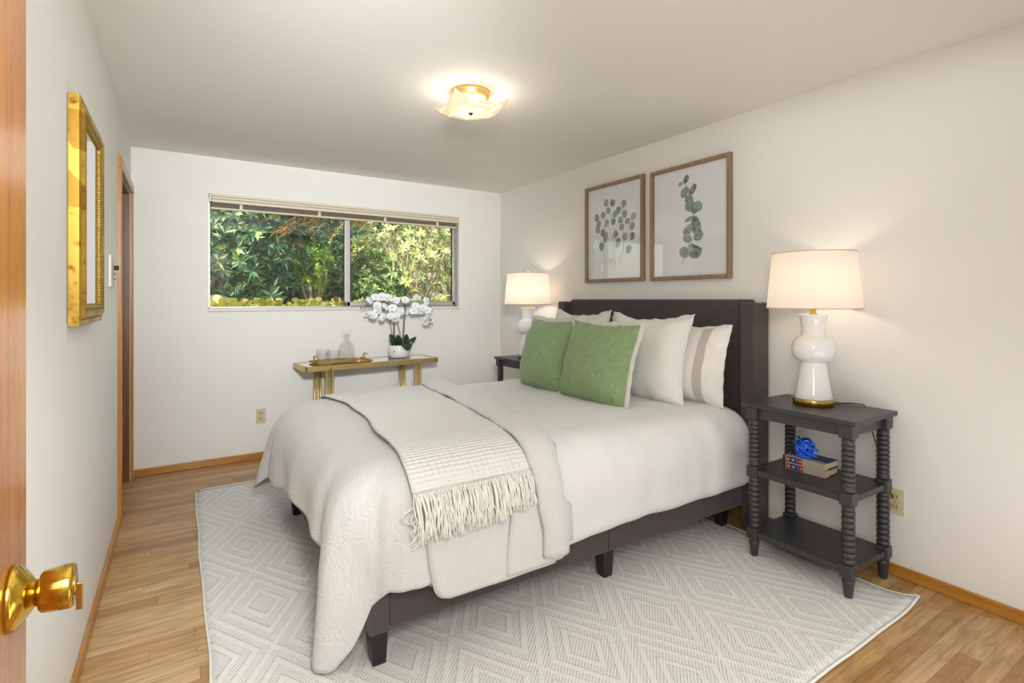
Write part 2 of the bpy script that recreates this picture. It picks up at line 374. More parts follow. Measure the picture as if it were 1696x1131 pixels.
def clear_glass():
    t = NT('clear_glass')
    lw = t.node('ShaderNodeLayerWeight', Blend=0.5)
    tr = t.node('ShaderNodeBsdfTransparent', Color=t.ramp(lw.outputs['Facing'], [(0.0, (.99, .992, .99)), (.6, (.975, .98, .975)), (.88, (.86, .87, .86)), (1.0, (.5, .52, .5))]))
    gl = t.node('ShaderNodeBsdfGlossy', Color=(1, 1, 1, 1), Roughness=0.02)
    mx = t.n.new('ShaderNodeMixShader')
    t.put(mx.inputs[0], t.math('ADD', 0.05, t.math('MULTIPLY', 0.7, t.math('POWER', lw.outputs['Facing'], 4.0))))
    t.l.new(tr.outputs[0], mx.inputs[1]); t.l.new(gl.outputs[0], mx.inputs[2]); t.l.new(mx.outputs[0], t.out.inputs[0])
    return t.m
M['clear'] = clear_glass()

# ------------------------------------------------------------------ mesh helpers
class MB:
    def __init__(s): s.v = []; s.f = []; s.uv = None; s.sm = []; s.mi = []; s.cur = 0
    def add(s, v, f, smooth=True):
        o = len(s.v); s.v += [tuple(p) for p in v]; s.f += [tuple(i + o for i in q) for q in f]
        s.sm += [smooth] * len(f); s.mi += [s.cur] * len(f); return s
    def box(s, c, d, r=0.0, seg=2, rot=None):
        bm = bmesh.new(); bmesh.ops.create_cube(bm, size=1)
        for q in bm.verts: q.co = Vector((q.co.x * d[0], q.co.y * d[1], q.co.z * d[2]))
        if r > 0:
            bmesh.ops.bevel(bm, geom=list(bm.edges), offset=min(r, min(d) * .49), segments=seg, profile=.5, affect='EDGES')
        bm.verts.index_update()
        vs = [q.co.copy() for q in bm.verts]
        if rot is not None: vs = [rot @ q for q in vs]
        vs = [q + Vector(c) for q in vs]
        fs = [[q.index for q in f.verts] for f in bm.faces]; bm.free()
        return s.add(vs, fs, False)
    def span(s, a, b, r=0.0, seg=2):
        return s.box([(a[i] + b[i]) / 2 for i in range(3)], [abs(b[i] - a[i]) for i in range(3)], r, seg)
    def lathe(s, prof, c=(0, 0, 0), n=32, axis='Z', capb=True, capt=True):
        v = []; f = []
        for (r, z) in prof:
            for k in range(n):
                a = 2 * PI * k / n; p = (r * math.cos(a), r * math.sin(a), z)
                if axis == 'X': p = (p[2], p[0], p[1])
                if axis == 'Y': p = (p[1], p[2], p[0])
                v.append((p[0] + c[0], p[1] + c[1], p[2] + c[2]))
        m = len(prof)
        for i in range(m - 1):
            for k in range(n):
                f.append((i * n + k, i * n + (k + 1) % n, (i + 1) * n + (k + 1) % n, (i + 1) * n + k))
        if capb: f.append(tuple(reversed(range(n))))
        if capt: f.append(tuple((m - 1) * n + k for k in range(n)))
        return s.add(v, f)
    def tube(s, pts, rad, n=8, cap=True):
        pts = [Vector(p) for p in pts]; m = len(pts)
        rr = rad if hasattr(rad, '__len__') else [rad] * m
        t = []
        for i in range(m):
            d = pts[min(i + 1, m - 1)] - pts[max(i - 1, 0)]
            t.append(d.normalized() if d.length > 1e-9 else Vector((0, 0, 1)))
        u = t[0].orthogonal().normalized(); v = []; f = []
        for i in range(m):
            u = (u - t[i] * u.dot(t[i])); u = u.normalized() if u.length > 1e-6 else t[i].orthogonal().normalized()
            w_ = t[i].cross(u)
            for k in range(n):
                a = 2 * PI * k / n; v.append(pts[i] + (u * math.cos(a) + w_ * math.sin(a)) * rr[i])
        for i in range(m - 1):
            for k in range(n): f.append((i * n + k, i * n + (k + 1) % n, (i + 1) * n + (k + 1) % n, (i + 1) * n + k))
        if cap: f.append(tuple(reversed(range(n)))); f.append(tuple((m - 1) * n + k for k in range(n)))
        return s.add(v, f)
    def grid(s, P, uv=None, flip=False, closed=False):
        a = len(P); b = len(P[0]); v = [p for row in P for p in row]; f = []
        bb = b if closed else b - 1
        for i in range(a - 1):
            for j in range(bb):
                q = (i * b + j, i * b + (j + 1) % b, (i + 1) * b + (j + 1) % b, (i + 1) * b + j)
                f.append(tuple(reversed(q)) if flip else q)
        if uv is not None: s.uv = (s.uv or []) + [t for row in uv for t in row]
        return s.add(v, f)
    def miter(s, y0, y1, z0, z1, prof):
        n = len(prof); L = []
        for (o, x) in prof: L += [(x, y0 + o, z0 + o), (x, y1 - o, z0 + o), (x, y1 - o, z1 - o), (x, y0 + o, z1 - o)]
        f = []
        for i in range(n):
            for j in range(4): f.append((i * 4 + j, i * 4 + (j + 1) % 4, ((i + 1) % n) * 4 + (j + 1) % 4, ((i + 1) % n) * 4 + j))
        return s.add(L, f, False)
    def face_out(s, up=True):
        tot = 0.0
        for q in s.f:
            a, b, c = (Vector(s.v[q[0]]), Vector(s.v[q[1]]), Vector(s.v[q[2]])); tot += (b - a).cross(c - a).z
        if (tot < 0) == up: s.f = [tuple(reversed(q)) for q in s.f]
        return s
    def prism(s, poly, h, M4=None):
        n = len(poly); v = [Vector((p[0], p[1], 0)) for p in poly] + [Vector((p[0], p[1], h)) for p in poly]
        if M4 is not None: v = [M4 @ q for q in v]
        f = [tuple(reversed(range(n))), tuple(range(n, 2 * n))] + [(i, (i + 1) % n, n + (i + 1) % n, n + i) for i in range(n)]
        return s.add(v, f, False)

def link(o, parent=None):
    COL.objects.link(o)
    if parent is not None: o.parent = parent
    return o
def obj(name, mb, mat, parent=None, local=False, loc=None, solid=0.0, sub=0, recalc=False):
    me = bpy.data.meshes.new(name)
    off = Vector((0, 0, 0))
    root = parent
    if not local:
        q = parent
        while q is not None: off += q.location; q = q.parent
        if loc is not None: off = Vector(loc)
    vs = [tuple(Vector(p) - off) for p in mb.v]
    me.from_pydata(vs, [], mb.f)
    for m_ in (mat if isinstance(mat, (list, tuple)) else [mat]): me.materials.append(m_)
    me.polygons.foreach_set('use_smooth', mb.sm)
    if any(mb.mi): me.polygons.foreach_set('material_index', mb.mi)
    if mb.uv and len(mb.uv) == len(mb.v):
        ul = me.uv_layers.new(name='UVMap')
        for lp in me.loops: ul.data[lp.index].uv = mb.uv[lp.vertex_index]
    if recalc:
        bm = bmesh.new(); bm.from_mesh(me); bmesh.ops.recalc_face_normals(bm, faces=bm.faces); bm.to_mesh(me); bm.free()
    me.update()
    o = bpy.data.objects.new(name, me)
    if loc is not None: o.location = loc
    link(o, parent)
    if solid:
        md = o.modifiers.new('thickness', 'SOLIDIFY'); md.thickness = solid; md.offset = -1
    if sub:
        md = o.modifiers.new('smooth', 'SUBSURF'); md.levels = sub; md.render_levels = sub
    return o
def thing(name, label, cat, loc=(0, 0, 0), rotz=0.0, group=None):
    o = bpy.data.objects.new(name, None); o.empty_display_size = 0.05
    o.location = loc; o.rotation_euler = (0, 0, rotz); COL.objects.link(o)
    return tag(o, label, cat, group)
def tag(o, label, cat, group=None):
    o['label'] = label; o['category'] = cat
    if group: o['group'] = group
    return o
def struct(name, mb, mat, parent=None, label=None):
    o = obj(name, mb, mat, parent)
    if parent is None: o['kind'] = 'structure'
    return o
def dup(root, loc, rotz, label, group=None):
    r = root.copy(); COL.objects.link(r); r.location = loc; r.rotation_euler = (0, 0, rotz); r['label'] = label
    if group: r['group'] = group
    for ch in list(root.children):
        c = ch.copy(); COL.objects.link(c); c.parent = r
        for g in list(ch.children):
            d = g.copy(); COL.objects.link(d); d.parent = c
    return r
def smooth_path(pts, n=8):
    pts = [Vector(p) for p in pts]; out = []
    for i in range(len(pts) - 1):
        p0 = pts[max(i - 1, 0)]; p1 = pts[i]; p2 = pts[i + 1]; p3 = pts[min(i + 2, len(pts) - 1)]
        for k in range(n):
            t = k / n
            out.append(0.5 * ((2 * p1) + (p2 - p0) * t + (2 * p0 - 5 * p1 + 4 * p2 - p3) * t * t + (3 * p1 - p0 - 3 * p2 + p3) * t ** 3))
    out.append(pts[-1]); return out

# ------------------------------------------------------------------ room shell
XR, XL, YB, H = 2.879, -0.304, 4.753, 2.44
YF = 0.05
WX0, WX1, WZ0, WZ1 = 0.191, 2.385, 1.232, 2.150          # window opening
m = MB(); m.span((XL - .12, -1.3, -.1), (XR + .12, YB + .12, 0)); struct('floor', m, M['floor'])
m = MB(); m.span((XL - .12, -1.3, H), (XR + .12, YB + .12, H + .12)); struct('ceiling', m, M['ceil'])
m = MB(); m.span((XR, -1.3, 0), (XR + .12, YB + .12, H)); struct('wall_right', m, M['wall'])
DY0, DY1, DZ = 3.83, 4.67, 2.085                          # doorway in the left wall
m = MB()
m.span((XL - .12, -1.3, 0), (XL, DY0, H)); m.span((XL - .12, DY1, 0), (XL, YB + .12, H)); m.span((XL - .12, DY0, DZ), (XL, DY1, H))
struct('wall_left', m, M['wall'])
m = MB()
m.span((XL, YB, 0), (XR, YB + .12, WZ0)); m.span((XL, YB, WZ1), (XR, YB + .12, H))
m.span((XL, YB, WZ0), (WX0, YB + .12, WZ1)); m.span((WX1, YB, WZ0), (XR, YB + .12, WZ1))
struct('wall_back', m, M['wall'])
m = MB()
m.span((XL, YF - .12, 0), (-.19, YF, H)); m.span((.66, YF - .12, 0), (XR, YF, H)); m.span((-.19, YF - .12, 2.06), (.66, YF, H))
struct('wall_front', m, M['wall'])
m = MB(); m.span((XL, -1.3, 0), (XR, -1.2, H)); struct('wall_hall', m, M['wall'])
# baseboards
def base(name, a, b, mat):
    m = MB(); m.span(a, b, .004); return struct(name, m, mat)
base('baseboard_right', (XR - .014, YF, 0), (XR, YB, .056), M['trimy'])
base('baseboard_back', (XL + .02, YB - .014, 0), (XR - .014, YB, .056), M['trim'])
base('baseboard_left', (XL, YF, 0), (XL + .014, 3.77, .056), M['trimy'])
# left doorway
d2 = bpy.data.objects.new('door_2', None); d2.location = (XL, 4.25, 0); COL.objects.link(d2); d2['kind'] = 'structure'
m = MB(); m.span((XL - .003, 3.772, 0), (XL + .018, DY0, DZ), .003); obj('casing', m, M['casing'], d2)
m = MB(); m.span((XL - .003, DY1, 0), (XL + .018, 4.733, DZ), .003); obj('casing', m, M['casing'], d2)
m = MB(); m.span((XL - .003, DY0 - .058, DZ), (XL + .020, 4.733, 2.146), .005); obj('casing', m, M['trimy'], d2)
m = MB(); m.span((XL - .12, DY1 - .016, 0), (XL - .002, DY1 - .0005, DZ), .002); m.span((XL - .12, DY0 + .0005, 0), (XL - .002, DY0 + .016, DZ), .002); m.span((XL - .12, DY0, DZ - .016), (XL - .002, DY1, DZ - .0005), .002)
m.span((XL - .075, DY1 - .030, 0), (XL - .04, DY1 - .015, DZ), .002)
obj('jamb', m, M['jamb'], d2)
m = MB(); m.span((XL - .118, DY0 + .018, .008), (XL - .08, DY1 - .018, DZ - .018), .002); obj('door_leaf', m, M['jamb'], d2)

# near door (open against the left wall)
d1 = bpy.data.objects.new('door_1', None); d1.location = (-.17, .07, 0); COL.objects.link(d1); d1['kind'] = 'structure'
m = MB(); m.span((-.187, .075, .012), (-.150, .813, 2.03), .002); obj('door_leaf', m, M['door'], d1)
kx, ky, kz = -.150, .747, 1.0
m = MB(); m.lathe([(.0335, 0), (.0335, .003), (.031, .007), (.020, .015), (.0135, .019), (.0135, .022)], (kx, ky, kz), 32, 'X'); rose = obj('rose', m, M['brass'], d1)
kn = MB(); kn.lathe([(.0095, 0.017), (.0095, .022), (.0125, .0225), (.0185, .0235), (.0212, .026), (.0228, .040), (.0230, .049), (.0218, .0515), (.012, .052)], (kx, ky, kz), 32, 'X')
knob = obj('knob', kn, M['brass'], d1)
m = MB(); m.lathe([(.011, .0515), (.011, .0535), (.006, .0545)], (kx, ky, kz), 20, 'X'); m.box((kx + .0565, ky - .004, kz - .012), (.006, .003, .030), .001)
obj('thumb_turn', m, M['brass_soft'], knob)

# ------------------------------------------------------------------ window
wz = bpy.data.objects.new('window_1', None); wz.location = ((WX0 + WX1) / 2, YB + .07, WZ0); COL.objects.link(wz); wz['kind'] = 'structure'
FY0, FY1 = YB + .055, YB + .095
WB = WZ0 + .012
m = MB()   # outer frame, left fixed light and sliding right sash rails
fz = .012
m.span((WX0, FY0, WB), (WX1, FY1, WB + fz), .002); m.span((WX0, FY0, WZ1 - .03), (WX1, FY1, WZ1), .002)
m.span((WX0, FY0, WB), (WX0 + .012, FY1, WZ1), .002); m.span((WX1 - .024, FY0, WB), (WX1, FY1, WZ1), .002)
obj('window_frame', m, M['alu'], wz)
m = MB()
sx0, sx1 = 1.258, WX1 - .022
m.span((sx0, FY0 - .014, WB + .010), (sx0 + .050, FY0 + .016, WZ1 - .02), .003)
m.span((sx0 + .014, FY0 - .018, WB + .012), (sx0 + .020, FY0 - .012, WZ1 - .02), .001)
m.span((sx1 - .028, FY0 - .014, WB + .012), (sx1, FY0 + .016, WZ1 - .02), .003)
m.span((sx0, FY0 - .014, WB + .010), (sx1, FY0 + .016, WB + .048), .003)
m.span((sx0, FY0 - .014, WZ1 - .06), (sx1, FY0 + .016, WZ1 - .02), .003)
sash = obj('sliding_sash', m, M['alu'], wz)
m = MB()
m.span((sx0 - .005, FY0 - .004, WB + .03), (sx0 + .001, FY0 + .014, WZ1 - .03)); m.span((sx0 + .049, FY0 - .012, WB + .046), (sx0 + .055, FY0 + .012, WZ1 - .06))
m.span((sx1 - .035, FY0 - .012, WB + .046), (sx1 - .027, FY0 + .012, WZ1 - .06)); m.span((sx0 + .05, FY0 - .012, WB + .046), (sx1 - .03, FY0 + .012, WB + .050))
obj('gasket', m, M['gasket'], wz)
m = MB(); m.span((WX0 + .01, FY0 + .026, WB + .02), (sx0 + .02, FY0 + .031, WZ1 - .02)); obj('pane', m, M['glass'], wz)
m = MB(); m.span((sx0 + .045, FY0 - .001, WB + .04), (sx1 - .024, FY0 + .004, WZ1 - .05)); obj('pane', m, M['glass'], sash)
m = MB(); m.span((WX0 - .006, YB - .016, WZ0 - .016), (WX1 + .012, YB + .06, WZ0 + .012), .006); m.span((WX0, YB + .055, WZ0 - .004), (WX1, YB + .12, WZ0 + .012)); obj('sill', m, M['paint'], wz)
# blind
bl = thing('window_blind', 'cream venetian blind drawn up fully at the top of the window', 'blind', ((WX0 + WX1) / 2, YB, WZ1))
m = MB()
m.span((WX0 + .022, YB - .014, 2.131), (WX1 - .006, YB + .03, 2.1495), .004); m.span((WX0 + .022, YB - .020, 2.109), (WX1 - .002, YB + .03, 2.1275), .004); m.span((WX0 + .022, YB - .026, 2.080), (WX1 + .002, YB + .03, 2.1055), .005)
obj('valance', m, M['blind'], bl)
m = MB(); m.span((WX0 + .023, YB - .006, 2.085), (WX1 - .03, YB + .02, 2.147))  # dark backing makes the valance grooves look shaded
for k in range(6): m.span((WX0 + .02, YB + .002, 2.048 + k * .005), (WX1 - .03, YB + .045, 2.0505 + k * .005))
obj('slats', m, M['blind_shadow'], bl)
m = MB(); m.span((WX0 + .012, YB + .004, 2.030), (WX1 - .022, YB + .040, 2.047), .005); br = obj('bottom_rail', m, M['blind'], bl)
for xx in (.42, 1.03, 1.62, 2.15):
    m = MB(); m.span((xx - .012, YB - .002, 2.036), (xx + .012, YB + .004, 2.080), .002); obj('clip', m, M['blind'], bl)
m = MB(); m.span((WX0 + .004, YB - .012, 2.085), (WX0 + .021, YB + .03, 2.146), .003); obj('bracket', m, M['paint'], bl)

# ------------------------------------------------------------------ rug
rg = MB(); nx, ny = 53, 65; P = []
for j in range(ny):
    row = []
    for i in range(nx):
        x = .09 + (2.68 - .09) * i / (nx - 1); y = .955 + (4.165 - .955) * j / (ny - 1)
        ex = min(i, nx - 1 - i) / 6.0; ey = min(j, ny - 1 - j) / 6.0
        x += .008 * noise.noise(Vector((0.3, y * 3, 1))) * max(0, 1 - ex) ; y += .012 * noise.noise(Vector((x * 3, 4, 2))) * max(0, 1 - ey)
        z = .009
        dcx = math.hypot(x - 2.68, y - .955)
        if dcx < .16: z += .030 * (1 - dcx / .16) ** 2
        if j == 0: z += .004 * (1 + noise.noise(Vector((x * 5, 0, 0))))
        row.append((x, y, z))
    P.append(row)
rg.grid(P); rg.face_out()
rug = tag(obj('area_rug', rg, M['rug'], loc=(1.385, 2.56, 0), solid=.009), 'large cream rug with concentric diamond weave under the bed', 'rug')
pts = [P[0][i] for i in range(nx)] + [P[j][nx - 1] for j in range(ny)] + [P[ny - 1][i] for i in range(nx - 1, -1, -1)] + [P[j][0] for j in range(ny - 1, -1, -1)]
m = MB(); m.tube([(p[0], p[1], p[2] - .003) for p in pts], .006, 6); obj('binding', m, M['fringe'], rug)

# ------------------------------------------------------------------ bed frame
bed = thing('bed', 'charcoal upholstered wingback bed on the diamond rug', 'bed', (1.7, 2.63, 0))
BY0, BY1, BXF = 1.815, 3.425, .562
m = MB(); m.span((2.785, 1.82, .09), (2.865, 3.46, 1.315), .018, 3); obj('headboard', m, M['uph'], bed)
m = MB(); m.span((2.712, 1.742, .012), (2.866, 1.826, 1.296), .012, 3); obj('wing', m, M['uph'], bed)
m = MB(); m.span((2.712, 3.452, .012), (2.866, 3.536, 1.296), .012, 3); obj('wing', m, M['uph'], bed)
m = MB(); m.span((BXF + .075, BY0, .135), (1.688, BY0 + .04, .345), .006); m.span((1.692, BY0, .135), (2.72, BY0 + .04, .345), .006); obj('side_rail', m, M['uph'], bed)
m = MB(); m.span((BXF + .075, BY1 - .04, .135), (2.72, BY1, .345), .006); obj('side_rail', m, M['uph'], bed)
m = MB(); m.span((BXF, BY0 + .075, .135), (BXF + .04, BY1 - .075, .345), .006); obj('foot_rail', m, M['uph'], bed)
for yy in (BY0, BY1 - .075):
    m = MB(); m.span((BXF, yy, .125), (BXF + .073, yy + .075, .345), .005); obj('corner_post', m, M['uph'], bed)
def leg(x0, y0, s, h, tp):
    m = MB(); b = [(x0, y0), (x0 + s, y0), (x0 + s, y0 + s), (x0, y0 + s)]
    cx, cy = x0 + s / 2 + tp[0], y0 + s / 2 + tp[1]; q = .74
    lo = [(cx + (p[0] - x0 - s / 2) * q, cy + (p[1] - y0 - s / 2) * q, .0095) for p in b]; hi = [(p[0], p[1], h) for p in b]
    m.add(lo + hi, [(3, 2, 1, 0), (4, 5, 6, 7), (0, 1, 5, 4), (1, 2, 6, 5), (2, 3, 7, 6), (3, 0, 4, 7)], False)
    obj('leg', m, M['blackwood'], bed)
leg(BXF + .004, BY0 + .004, .064, .126, (.004, 0)); leg(BXF + .004, BY1 - .07, .064, .126, (.004, 0))
leg(1.662, BY0 + .006, .066, .136, (.006, 0)); leg(1.662, BY1 - .072, .066, .136, (0, 0))
leg(2.62, BY0 + .06, .06, .136, (0, 0)); leg(2.62, BY1 - .12, .06, .136, (0, 0))
m = MB(); m.span((.66, 1.90, .30), (2.775, 3.34, .60), .05, 3); obj('mattress', m, M['sheet'], bed)

# ------------------------------------------------------------------ bedclothes
YC = 2.62; IN = .62; ZT = .705
_h = [0, .05, .10, .15, .19, .225, .248, .260, .266, .270, .272, .272, .272]
_v = [0, .004, .013, .030, .055, .095, .145, .20, .27, .36, .46, .58, .80]
hh = np.interp(np.linspace(0, 12, 241), range(13), _h); vv = np.interp(np.linspace(0, 12, 241), range(13), _v)
k_ = np.ones(15) / 15
hh[7:-7] = np.convolve(hh, k_, 'valid'); vv[7:-7] = np.convolve(vv, k_, 'valid')
rr_ = np.concatenate([[0], np.cumsum(np.hypot(np.diff(hh), np.diff(vv)))])
def HV(r): return float(np.interp(r, rr_, hh)), float(np.interp(r, rr_, vv))
def r_of_v(v): return float(np.interp(v, vv, rr_))
def nrm_rv(r):
    a = HV(max(0, r - .01)); b = HV(r + .01); t = Vector((b[0] - a[0], b[1] - a[1])); t.normalize()
    return t.y, t.x          # outward h, up z
def top_z(dy): return ZT + .012 * (1 - min(1, (abs(dy) / IN)) ** 2)
def side_pt(t, off):         # t along the cross-section, + is towards the near side (-Y)
    s = -1 if t > 0 else 1; a = abs(t)
    if a <= IN: return YC + s * a, top_z(a) + off
    h, v = HV(a - IN); nh, nz = nrm_rv(a - IN)
    return YC + s * (IN + h + nh * off), ZT - v + nz * off
def nz3(x, y, z, s, sd=0.0): return noise.noise(Vector((x * s + sd, y * s + sd * .7, z * s + 3.1)))

# duvet
duv = MB(); P = []; U = []
tn = 120; xs = np.linspace(.77, 2.715, 90)
for x in xs:
    row = []; ur = []
    vt = float(np.interp(x, [.6, .75, 1.4, 1.7, 2.0, 2.3, 2.6, 2.72], [.405, .41, .420, .398, .395, .402, .398, .405])) + .012 * nz3(x, 0, 0, 6)
    tmax = IN + r_of_v(vt) + .05
    endr = max(0, (x - 2.60) / .115)
    for k in range(tn + 1):
        t = -tmax + 2 * tmax * k / tn
        a = abs(t); dmp = min(1, max(0, (x - 1.28) / .25))
        yy, zz = side_pt(t, 0)
        n1 = nz3(x, yy, zz, 2.6) * .014 + nz3(x, yy, zz * .35, 9, 4) * .009 * min(1, .25 + max(0, abs(t) - IN + .1) * 3)
        rr = max(0, a - IN)
        puff = .022 * math.sin(min(1, rr / .5) * PI) + .010 * nz3(x, 0, zz * .3, 3.5, 9) * min(1, rr / .3)
        yy, zz = side_pt(t, (n1 + puff) * dmp - .030 * endr ** 2)
        tk = max(0, (a - tmax + .07) / .07)
        s = -1 if t > 0 else 1
        yy -= s * .045 * tk ** 2; zz += .012 * tk ** 2
        row.append((x, yy, zz)); ur.append((x, t))
    P.append(row); U.append(ur)
duv.grid(P, U, flip=True); duv.face_out()
duvet = tag(obj('duvet', duv, M['sheet'], loc=(1.7, YC, .6), solid=.012), 'plain white duvet covering the bed from the pillows down', 'bedding')
for t in (.655, -.655):         # flange seams
    m = MB(); pts = []
    for x in np.linspace(1.3, 2.66, 40):
        dmp = min(1, max(0, (x - 1.28) / .25)); yy, zz = side_pt(t, 0)
        n1 = nz3(x, yy, zz, 2.6) * .014 + nz3(x, yy, zz * .35, 9, 4) * .009 * min(1, .25 + max(0, abs(t) - IN + .1) * 3)
        rr = abs(t) - IN
        puff = .022 * math.sin(min(1, rr / .5) * PI) + .010 * nz3(x, 0, zz * .3, 3.5, 9) * min(1, rr / .3)
        yy, zz = side_pt(t, (n1 + puff) * dmp + .0002); pts.append((x, yy, zz))
    m.tube(pts, .0022, 6); obj('seam', m, M['sheet'], duvet)

# coverlet: ring-by-ring drape over the foot
def coverlet():
    cx0 = .75; taus = []
    far = [(x, YC + IN, 90.0) for x in np.linspace(1.40, cx0, 14)[:-1]]
    cf = [(cx0, YC + IN, 90 + a) for a in np.linspace(0, 90, 26)[:-1]]
    ft = [(cx0, y, 180.0) for y in np.linspace(YC + IN, YC - IN, 44)[:-1]]
    cn = [(cx0, YC - IN, 180 + a) for a in np.linspace(0, 90, 44)[:-1]]
    nr = [(x, YC - IN, 270.0) for x in np.linspace(cx0, 1.40, 22)]
    path = far + cf + ft + cn + nr
    P = []; off = .008
    for (bx, by, an) in path:
        d = (math.cos(R(an)), math.sin(R(an)))
        hs = 1.0; flare = 0.0; fold = 0.0
        if an <= 90.01: vt = .42 - .04 * nz3(bx, 1, 0, 4)
        elif an < 179.9:
            q = (an - 90) / 90; vt = .42 + (.56 - .42) * math.sin(PI * min(1, q * 1.05)) ** 1.4 * 1.0 + (.40 - .42) * q
            flare = .165 * math.sin(PI * q) ** 1.5; hs = 1 + .10 * q
        elif an <= 180.01 and by > YC - IN + 1e-6:
            vt = float(np.interp(by, [2.0, 2.05, 2.12, 2.3, 2.6, 2.9, 3.1, 3.24], [.52, .40, .345, .33, .33, .37, .42, .40])) + .012 * nz3(0, by, 0, 5)
            hs = 1.10
            fold = .010 * math.sin((by - 2.0) * 12.0) * min(1, (3.24 - by) / .2) - .03 * math.exp(-((by - 2.10) / .05) ** 2)
            flare = .10 * max(0, (by - 2.95) / .3) ** 2 * .3
        elif an < 269.9:
            a = an - 180; vt = float(np.interp(a, [0, 8, 16, 24, 34, 46, 60, 90], [.52, .655, .688, .688, .61, .47, .41, .405]))
            hs = 1.10 - .10 * a / 90
            flare = .048 * math.exp(-((a - 15) / 13.0) ** 2) - .035 * math.exp(-((a - 48) / 14.0) ** 2)
        else: vt = .405 + .008 * nz3(bx, 0, 2, 7)
        rmax = r_of_v(vt); col = []
        sx = max(bx, 1.0)
        for k in range(15):
            q = k / 15; x = sx + (bx - sx) * q; y = YC + (by - YC) * q
            col.append((x, y, top_z(y - YC) + off + .003 * nz3(x, y, 0, 5)))
        nr_ = 40
        for k in range(nr_ + 1):
            r = rmax * k / nr_; h, v = HV(r); nh, nz = nrm_rv(r); w_ = (r / .6)
            H_ = h * hs + nh * off + flare * w_ ** 1.4 * .9 + fold * min(1, max(0, r - .12) / .35)
            H_ += .006 * nz3(bx + d[0], by + d[1], v, 6) * min(1, r / .2)
            col.append((bx + d[0] * H_, by + d[1] * H_, max(.02, ZT - v + nz * off)))
        P.append(col)
    mb = MB(); mb.grid(P, None, flip=False)
    return mb.face_out()
cov = tag(obj('coverlet', coverlet(), M['coverlet'], loc=(1.0, YC, .6), solid=.006), 'white quilted paisley coverlet spread over the foot of the bed to the rug', 'coverlet')

def strip(x0f, x1f, t0, t1, off, nt=70, nxx=16, puff=0.0, round_c=0.0, endoff=0.0, wav=0.0):
    P = []; U = []
    for j in range(nt + 1):
        t = t0 + (t1 - t0) * j / nt; row = []; ur = []
        a, b = x0f(t), x1f(t)
        for i in range(nxx + 1):
            q = i / nxx; x = a + (b - a) * q
            o_ = off + puff * max(0.0, math.sin(PI * q)) ** .6 + wav * nz3(x, t, 0, 6, off * 900)
            yy, zz = side_pt(t, o_); row.append((x, yy, zz)); ur.append((x, t))
        P.append(row); U.append(ur)
    mb = MB(); mb.grid(P, U, flip=False); return mb.face_out()
# second layer hanging on the near side, with a rounded lower corner
tB = IN + r_of_v(.47)
def bx0(t):
    e = tB - t
    c = .05 - math.sqrt(max(0, .05 ** 2 - (.05 - e) ** 2)) if e < .05 else 0
    return .737 + .10 * max(0, (t - 1.0) / .3) ** 2 * .5 + c
m = strip(bx0, lambda t: 1.30, .50, tB, .018, 70, 18, .003, wav=.006)
obj('folded_layer', m, M['coverlet'], cov, solid=.006)
m = strip(lambda t: 1.08 + .02 * math.sin(t * 9), lambda t: 1.33, .80, IN + r_of_v(.455), .029, 40, 12, .003, wav=.003)
obj('folded_layer', m, M['coverlet'], cov, solid=.006)
tl = [-1.0, -.80, -.55, -.17, .38, .74, .88, 1.02, 1.10]
cl = lambda t: float(np.interp(t, tl, [1.42, 1.42, 1.345, 1.305, 1.24, 1.20, 1.195, 1.205, 1.225]))
cr = lambda t: float(np.interp(t, tl, [1.58, 1.57, 1.535, 1.49, 1.425, 1.385, 1.335, 1.34, 1.355]))
m = strip(cl, cr, -.95, IN + r_of_v(.425), .040, 90, 18, .030, wav=.010)
obj('turned_back_edge', m, M['coverlet'], cov, solid=.012)

# throw with fringe
tT = IN + r_of_v(.105)
thl = lambda t: float(np.interp(t, [-1, -.8, -.3, 0.0, .5, .75, .9], [.70, .735, .775, .765, .715, .70, .70])) + .006 * math.sin(t * 13)
thr = lambda t: min(cl(t) + .012, 1.40)
m = strip(thl, thr, -.86, tT, .034, 80, 30, .004, wav=.006)
throw = tag(obj('throw_blanket', m, M['knit'], loc=(1.0, YC, .7), solid=.010), 'cream knitted throw with fringed end laid across the coverlet', 'blanket')
for i in range(44):
    q = (i + .5) / 44; x = thl(tT) + (1.19 - thl(tT)) * q + random.uniform(-.003, .003)
    m = MB()
    L = random.uniform(.115, .150) * (1.0 if q < .75 else .85)
    yy, zz = side_pt(tT, .042); m.lathe([(.0025, -.006), (.0058, -.003), (.0058, .003), (.0025, .006)], (x, yy, zz), 7)
    for k in range(5):
        dx = random.uniform(-.016, .016); w1 = random.uniform(-.01, .01); pp = []
        for s in range(6):
            tt = tT + L * s / 5 * random.uniform(.96, 1.0)
            y2, z2 = side_pt(tt, .036 + .010 * random.random() + .006 * math.sin(s / 5 * PI) + .004 * k * .5)
            pp.append((x + (k - 2) * .0025 + dx * (s / 5) ** 1.3 + w1 * math.sin(s / 5 * PI * 1.5), y2, z2))
        m.tube(smooth_path(pp, 2), .0026, 5)
    obj('tassel', m, M['fringe'], throw)
m = MB()                       # loose strands of the far end of the throw
for k in range(9):
    x = .712 + random.uniform(-.02, .01); a = [(x, *side_pt(tT + .03 + .012 * k, .036)), (x - random.uniform(.015, .05), *side_pt(tT + .05 + .012 * k, .040)), (x - random.uniform(.0, .05), *side_pt(tT + .08 + .010 * k, .030))]
    m.tube(smooth_path(a, 3), .0024, 5)
obj('loose_fringe', m, M['fringe'], throw)

